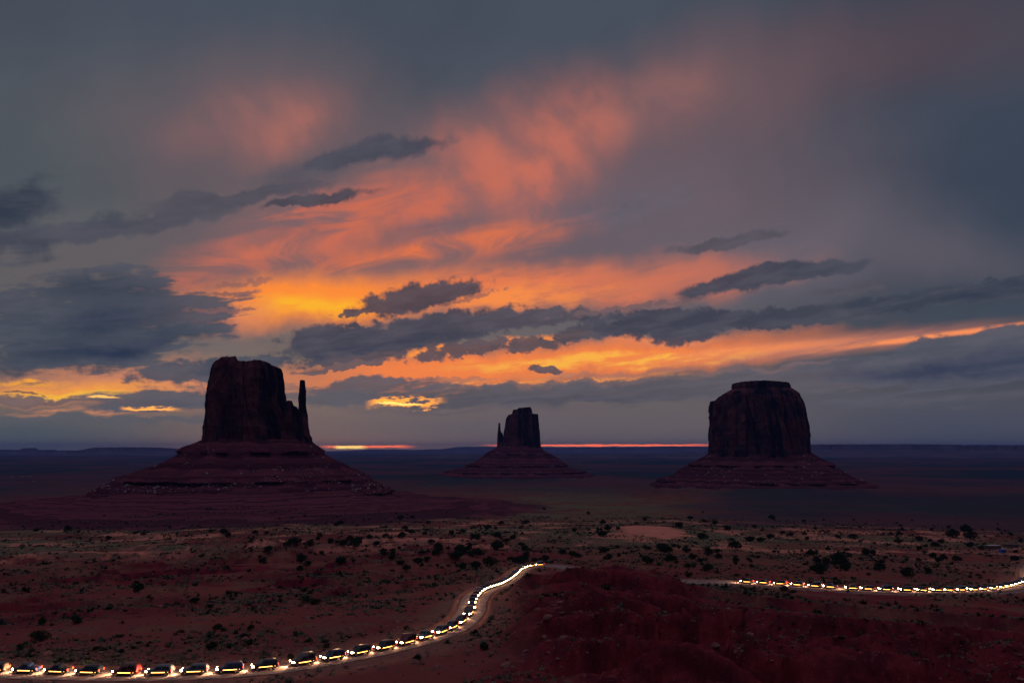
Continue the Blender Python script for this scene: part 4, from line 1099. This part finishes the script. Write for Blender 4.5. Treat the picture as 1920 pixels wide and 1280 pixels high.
    panel('rear_window', [(-.64, rw[0], rw[2]), (.64, rw[0], rw[2]), (.72, rw[1], rw[3]), (-.72, rw[1], rw[3])], M['glass'], (0, -1, .3))
    V, Fc = [], []; box(V, Fc, -.42, .42, 2.28, 2.36, .60, .80); mesh_obj('grille', V, Fc, M['trim'], root, smooth=False)
    ld = bpy.data.lights.new('beam', 'SPOT'); ld.energy = BEAM; ld.color = (1.0, .72, .40); ld.spot_size = math.radians(110); ld.spot_blend = .6; ld.shadow_soft_size = .25
    lo = bpy.data.objects.new('beam', ld); COL.objects.link(lo); lo.parent = root; lo.location = (0, 2.45, .85); lo.rotation_euler = (math.radians(78), 0, 0)
    return root, body


CARS = {k_: make_car(k_)[0] for k_ in ('car', 'van', 'pickup_truck')}
fresh = set(CARS)
KINDS_ = ['car', 'pickup_truck', 'car', 'van', 'car', 'car', 'pickup_truck', 'van']
_d = np.concatenate([[0], np.cumsum(np.hypot(*np.diff(ROAD[:, :2], axis=0).T))])
def on_road(s):
    i = int(np.clip(np.searchsorted(_d, s), 2, len(ROAD) - 3)); p = ROAD[i]; t = ROAD[i + 2] - ROAD[i - 2]; return p, t
def road_s(x, y): return _d[((ROAD[:, 0] - x) ** 2 + (ROAD[:, 1] - y) ** 2).argmin()]
def place_car(s, paint, kd, label, group):
    p, t = on_road(s)
    o = CARS[kd] if kd in fresh else copy_tree(CARS[kd]); fresh.discard(kd)
    rz = math.atan2(t[0], -t[1]); pit = math.atan2(t[2], math.hypot(t[0], t[1]))
    o.location = (p[0], p[1], p[2] + .13); o.rotation_euler = (-pit, 0, rz)     # local +y points back along the path
    for ch in o.children:
        if ch.name.split('.')[0] == 'body': ch.material_slots[0].link = 'OBJECT'; ch.material_slots[0].material = PAINT[paint]
    tag(o, label, kd.replace('_truck', ' truck').replace('_', ' '), group)
GAP = 5.75
s, s1 = road_s(-128, 150), road_s(16, 371)
k = 0; names = ['black', 'grey', 'blue', 'brown', 'black', 'red', 'grey', 'black', 'blue']
while s < s1:
    p, _ = on_road(s)
    if p[1] < 152.5 and p[0] < -43: w = 'on the level bottom stretch of road'
    elif p[1] < 200: w = 'on the rising curve of the road'
    elif p[1] < 300: w = 'in the double bend of the road'
    else: w = 'near the sharp turn of the road'
    c = names[(k * 5) % 9]
    kd = KINDS_[(k * 3 + k // 7) % 8]
    place_car(s, c, kd, f"{c} {kd.replace('_truck', '')} with glowing warm headlights {w}", 'vehicles with lit lamps strung along the dirt road'); s += GAP * rng.choice([.97, 1.0, 1.03, 1.08, 1.25]); k += 1
s, s1 = road_s(86, 302), road_s(262, 412)
while s < s1:
    p, _ = on_road(s)
    w = 'on the straight road behind red hills' if p[0] < 150 else 'on the far road sweep below the homestead'
    c = names[(k * 5) % 9]
    kd = KINDS_[(k * 3 + k // 7) % 8]
    place_car(s, c, kd, f"{c} {kd.replace('_truck', '')} with glowing warm headlights {w}", 'vehicles with lit lamps on the far stretch of road'); s += GAP * rng.choice([.97, 1.0, 1.03, 1.08, 1.25]); k += 1

# ------------------------------------------------------------------ evening haze over the valley
def build_haze():
    me = bpy.data.meshes.new('haze'); bm = bmesh.new(); bmesh.ops.create_cube(bm, size=1.0); bm.to_mesh(me); bm.free()
    o = bpy.data.objects.new('haze', me); COL.objects.link(o)
    z0, z1 = -160.0, 185.0
    o.scale = (64000, 64000, z1 - z0); o.location = (0, 0, (z0 + z1) / 2)
    m = bpy.data.materials.new('haze'); m.use_nodes = True; t = m.node_tree; t.nodes.clear()
    v = t.nodes.new('ShaderNodeVolumePrincipled'); u = t.nodes.new('ShaderNodeOutputMaterial')
    v.inputs['Color'].default_value = (.20, .38, 1.0, 1); v.inputs['Density'].default_value = 3.5e-5
    v.inputs['Anisotropy'].default_value = 0.2
    t.links.new(v.outputs[0], u.inputs['Volume']); me.materials.append(m)
    return tag(o, kind='stuff')
build_haze()
